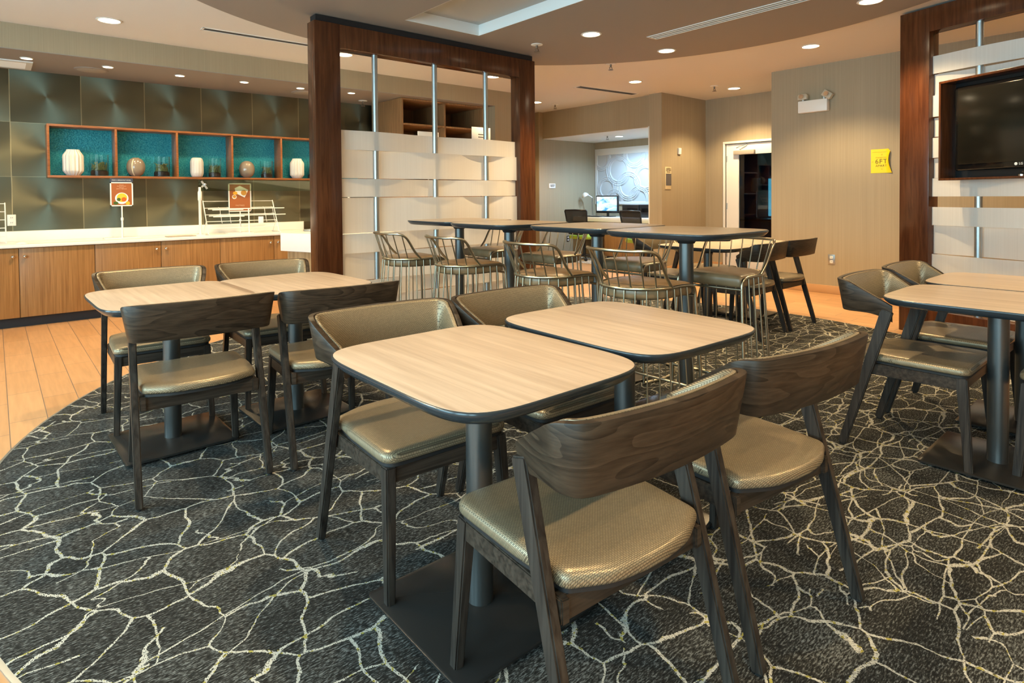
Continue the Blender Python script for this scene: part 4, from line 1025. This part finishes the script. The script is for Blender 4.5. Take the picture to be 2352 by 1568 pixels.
# ------------------------------------------------------------------ desk nook
t = thing('wall_panel', 'white relief wall panel with interlocking ripple circles in the desk nook', 'wall panel', (9.449, 7.55, 1.1), -PI/2)
bm = BM(); PW, PH, nx, nz = 1.36, .94, 170, 118; rnd = random.Random(3)
cs = [(.12, .85, .22), (.55, .62, .30), (.95, .92, .26), (.25, .25, .24), (.80, .30, .28), (1.20, .45, .26), (.45, .02, .22), (1.05, .05, .24), (1.3, .85, .2), (.62, .95, .14)]
def relief(x, z):
    h = 0
    for a, b_, r in cs:
        d = math.hypot(x-a, z-b_)
        for q in (1, .86, .74):
            k = abs(d-r*q)
            if k < .022: h = max(h, .022*(.5+.5*math.cos(PI*k/.022)))
    return h
g2 = [[bm.verts.new((-PW/2+PW*i/nx, -.008-relief(PW*i/nx, PH*j/nz), PH*j/nz)) for i in range(nx+1)] for j in range(nz+1)]
for j in range(nz):
    for i in range(nx): bm.faces.new((g2[j][i], g2[j][i+1], g2[j+1][i+1], g2[j+1][i]))
b0 = [bm.verts.new(p) for p in ((-PW/2, 0, 0), (PW/2, 0, 0), (PW/2, 0, PH), (-PW/2, 0, PH))]; bm.faces.new(b0[::-1])
obj('relief_panel', bm, 'panel_white', t, ang=180)
bm = BM(); box(bm, -PW/2-.06, -.022, PH, PW/2+.06, 0, PH+.13, .003); box(bm, -PW/2-.06, -.022, -.06, PW/2+.06, 0, 0, .003); box(bm, -PW/2-.06, -.022, 0, -PW/2, 0, PH, .003); box(bm, PW/2, -.022, 0, PW/2+.06, 0, PH, .003); obj('panel_frame', bm, 'white_paint', t)
t = thing('nook_desk', 'white-topped wooden desk along the back of the nook', 'desk', (8.75, 5.82, .008))
bm = BM(); box(bm, 0, 0, .712, .69, 2.46, .80, .003); obj('worktop', bm, 'counter_white', t)
bm = BM(); box(bm, .03, .80, .06, .66, 1.66, .711, .002); obj('drawer_unit', bm, 'cabinet_wood', t)
for k in (0, 1):
    bm = BM(); box(bm, .012, .803+k*.43, .08, .03, 1.228+k*.43, .70, .002); d_ = obj('door', bm, 'cabinet_wood', t)
    bm = BM(); bmesh.ops.create_uvsphere(bm, u_segments=12, v_segments=8, radius=.013, matrix=Matrix.Translation((0, 1.19+k*.09, .66))); obj('knob', bm, 'chrome', d_)
bm = BM(); box(bm, .06, .82, 0, .62, 1.64, .06); obj('toe_kick', bm, 'kick_black', t)
bm = BM(); box(bm, .62, .01, 0, .64, .80, .711); box(bm, .62, 1.66, 0, .64, 2.45, .711); obj('modesty_panel', bm, 'bookcase_wood', t)
DZt = .8085
def monitor(x, y, rz, label, w_=.50, h_=.34):
    t = thing('computer_monitor', label, 'monitor', (x, y, DZt), rz, 'computer monitors in the nook')
    bm = BM(); box(bm, -.14, -.09, 0, .14, .09, .012, .005); tube(bm, [(0, .02, .01), (0, .02, .15)], .025, 12); obj('stand', bm, 'black_plastic', t)
    bm = BM(); box(bm, -w_/2, -.02, .07, w_/2, .03, .07+h_, .008); obj('casing', bm, 'black_plastic', t)
    bm = BM(); box(bm, -w_/2+.022, -.023, .07+.045, w_/2-.022, -.019, .07+h_-.022); obj('screen', bm, 'monitor_screen', t, smooth=False)
monitor(9.02, 7.62, -PI/2+.12, 'switched-on monitor with a blue and white picture on the nook desk')
monitor(8.98, 6.22, -PI/2-.7, 'monitor at the right end of the nook desk, mostly hidden')
bm = BM(); box(bm, -.07, -.22, 0, .07, .22, .018, .005); tag(obj('keyboard', bm, 'black_plastic', loc=(8.85, 7.85, DZt)), 'black keyboard on the nook desk before the lamp', 'keyboard')
for y, lab, hh in ((7.02, 'black computer case with round button on the nook desk', .235), (6.62, 'second black computer case further right on the nook desk', .24)):
    t = thing('computer_case', lab, 'computer', (9.12, y, DZt), 0, 'black computer cases')
    bm = BM(); box(bm, -.16, -.19, 0, .16, .19, hh, .008); obj('case', bm, 'black_plastic', t)
    bm = BM(); box(bm, -.164, -.17, .10, -.16, .17, .17, .001); obj('drive_slot', bm, 'black_gloss', t)
t = thing('desk_lamp', 'white desk lamp bent towards the wall at the left of the nook desk', 'lamp', (9.05, 8.03, DZt))
bm = BM(); lathe(bm, [(.07, 0), (.068, .012), (.02, .02)], 24); obj('lamp_base', bm, 'white_plastic', t)
bm = BM(); tube(bm, spline([(0, 0, .01), (0, .01, .28), (-.01, .0, .37), (-.06, .07, .43)], 5), .009, 8); obj('lamp_arm', bm, 'brushed_steel', t)
bm = BM(); lathe(bm, [(.07, 0), (.065, .03), (.04, .065), (.015, .08)], 24); obj('lamp_shade', bm, 'white_plastic', t, loc=(-.08, .10, .40), rot=(-.35, -.4, 0))
def office_chair():
    t = thing('office_chair', 'x', 'office chair')
    bm = BM()
    for k in range(5):
        a = 2*PI*k/5+.3; tube(bm, [(0, 0, .09), (.27*math.cos(a), .27*math.sin(a), .065)], [.022, .014], 8)
    lathe(bm, [(.03, .07), (.028, .25), (.022, .26), (.022, .40)], 16); obj('swivel_base', bm, 'black_plastic', t)
    for k in range(5):
        a = 2*PI*k/5+.3; bm = BM(); x, y = .28*math.cos(a), .28*math.sin(a); tube(bm, [(x-.02, y, .028), (x+.02, y, .028)], .027, 12); obj('caster', bm, 'rubber', t)
    bm = BM(); slab(bm, fillet([(-.22, -.22, .06), (.22, -.22, .06), (.24, .2, .08), (-.24, .2, .08)], 6), [(.02, .40), (0, .415), (0, .455), (.02, .475), (.08, .48)]); obj('seat_cushion', bm, 'lime', t, ang=60)
    bm = BM(); P = [(-.19, -.235, .50), (-.215, -.275, .72), (-.235, -.315, .93), (-.225, -.320, .945), (0, -.335, .95), (.225, -.320, .945), (.235, -.315, .93), (.215, -.275, .72), (.19, -.235, .50), (0, -.255, .49)]
    tube(bm, P, .013, 8, closed=True); tube(bm, [(0, -.25, .50), (0, -.22, .42), (0, -.05, .40)], .018, 8); obj('back_frame', bm, 'black_plastic', t, ang=80)
    bm = BM(); rows = [((-.19, -.235, .50), (0, -.255, .495), (.19, -.235, .50)), ((-.213, -.275, .72), (0, -.295, .72), (.213, -.275, .72)), ((-.23, -.315, .935), (0, -.333, .945), (.23, -.315, .935))]
    gg = []
    for r_ in rows:
        gg.append([p for p in spline(r_, 4)])
    cols = [spline([gg[0][i], gg[1][i], gg[2][i]], 4) for i in range(len(gg[0]))]
    vv = [[bm.verts.new(p) for p in c_] for c_ in cols]
    for a, b_ in zip(vv, vv[1:]):
        for k in range(len(a)-1): bm.faces.new((a[k], a[k+1], b_[k+1], b_[k]))
    g_ = bmesh.ops.extrude_face_region(bm, geom=list(bm.faces)); bmesh.ops.translate(bm, verts=[q for q in g_['geom'] if isinstance(q, bmesh.types.BMVert)], vec=(0, .003, 0))
    obj('mesh_back', bm, 'mesh_back', t, ang=80)
    return t
oc = office_chair(); uo = []
place(oc, uo, (8.47, 7.72, .008), math.radians(-78), 'black mesh office chair with lime seat at the left of the nook', 'office chairs in the nook')
place(oc, uo, (8.38, 6.30, .008), math.radians(-95), 'black mesh office chair with lime seat at the right of the nook', 'office chairs in the nook')
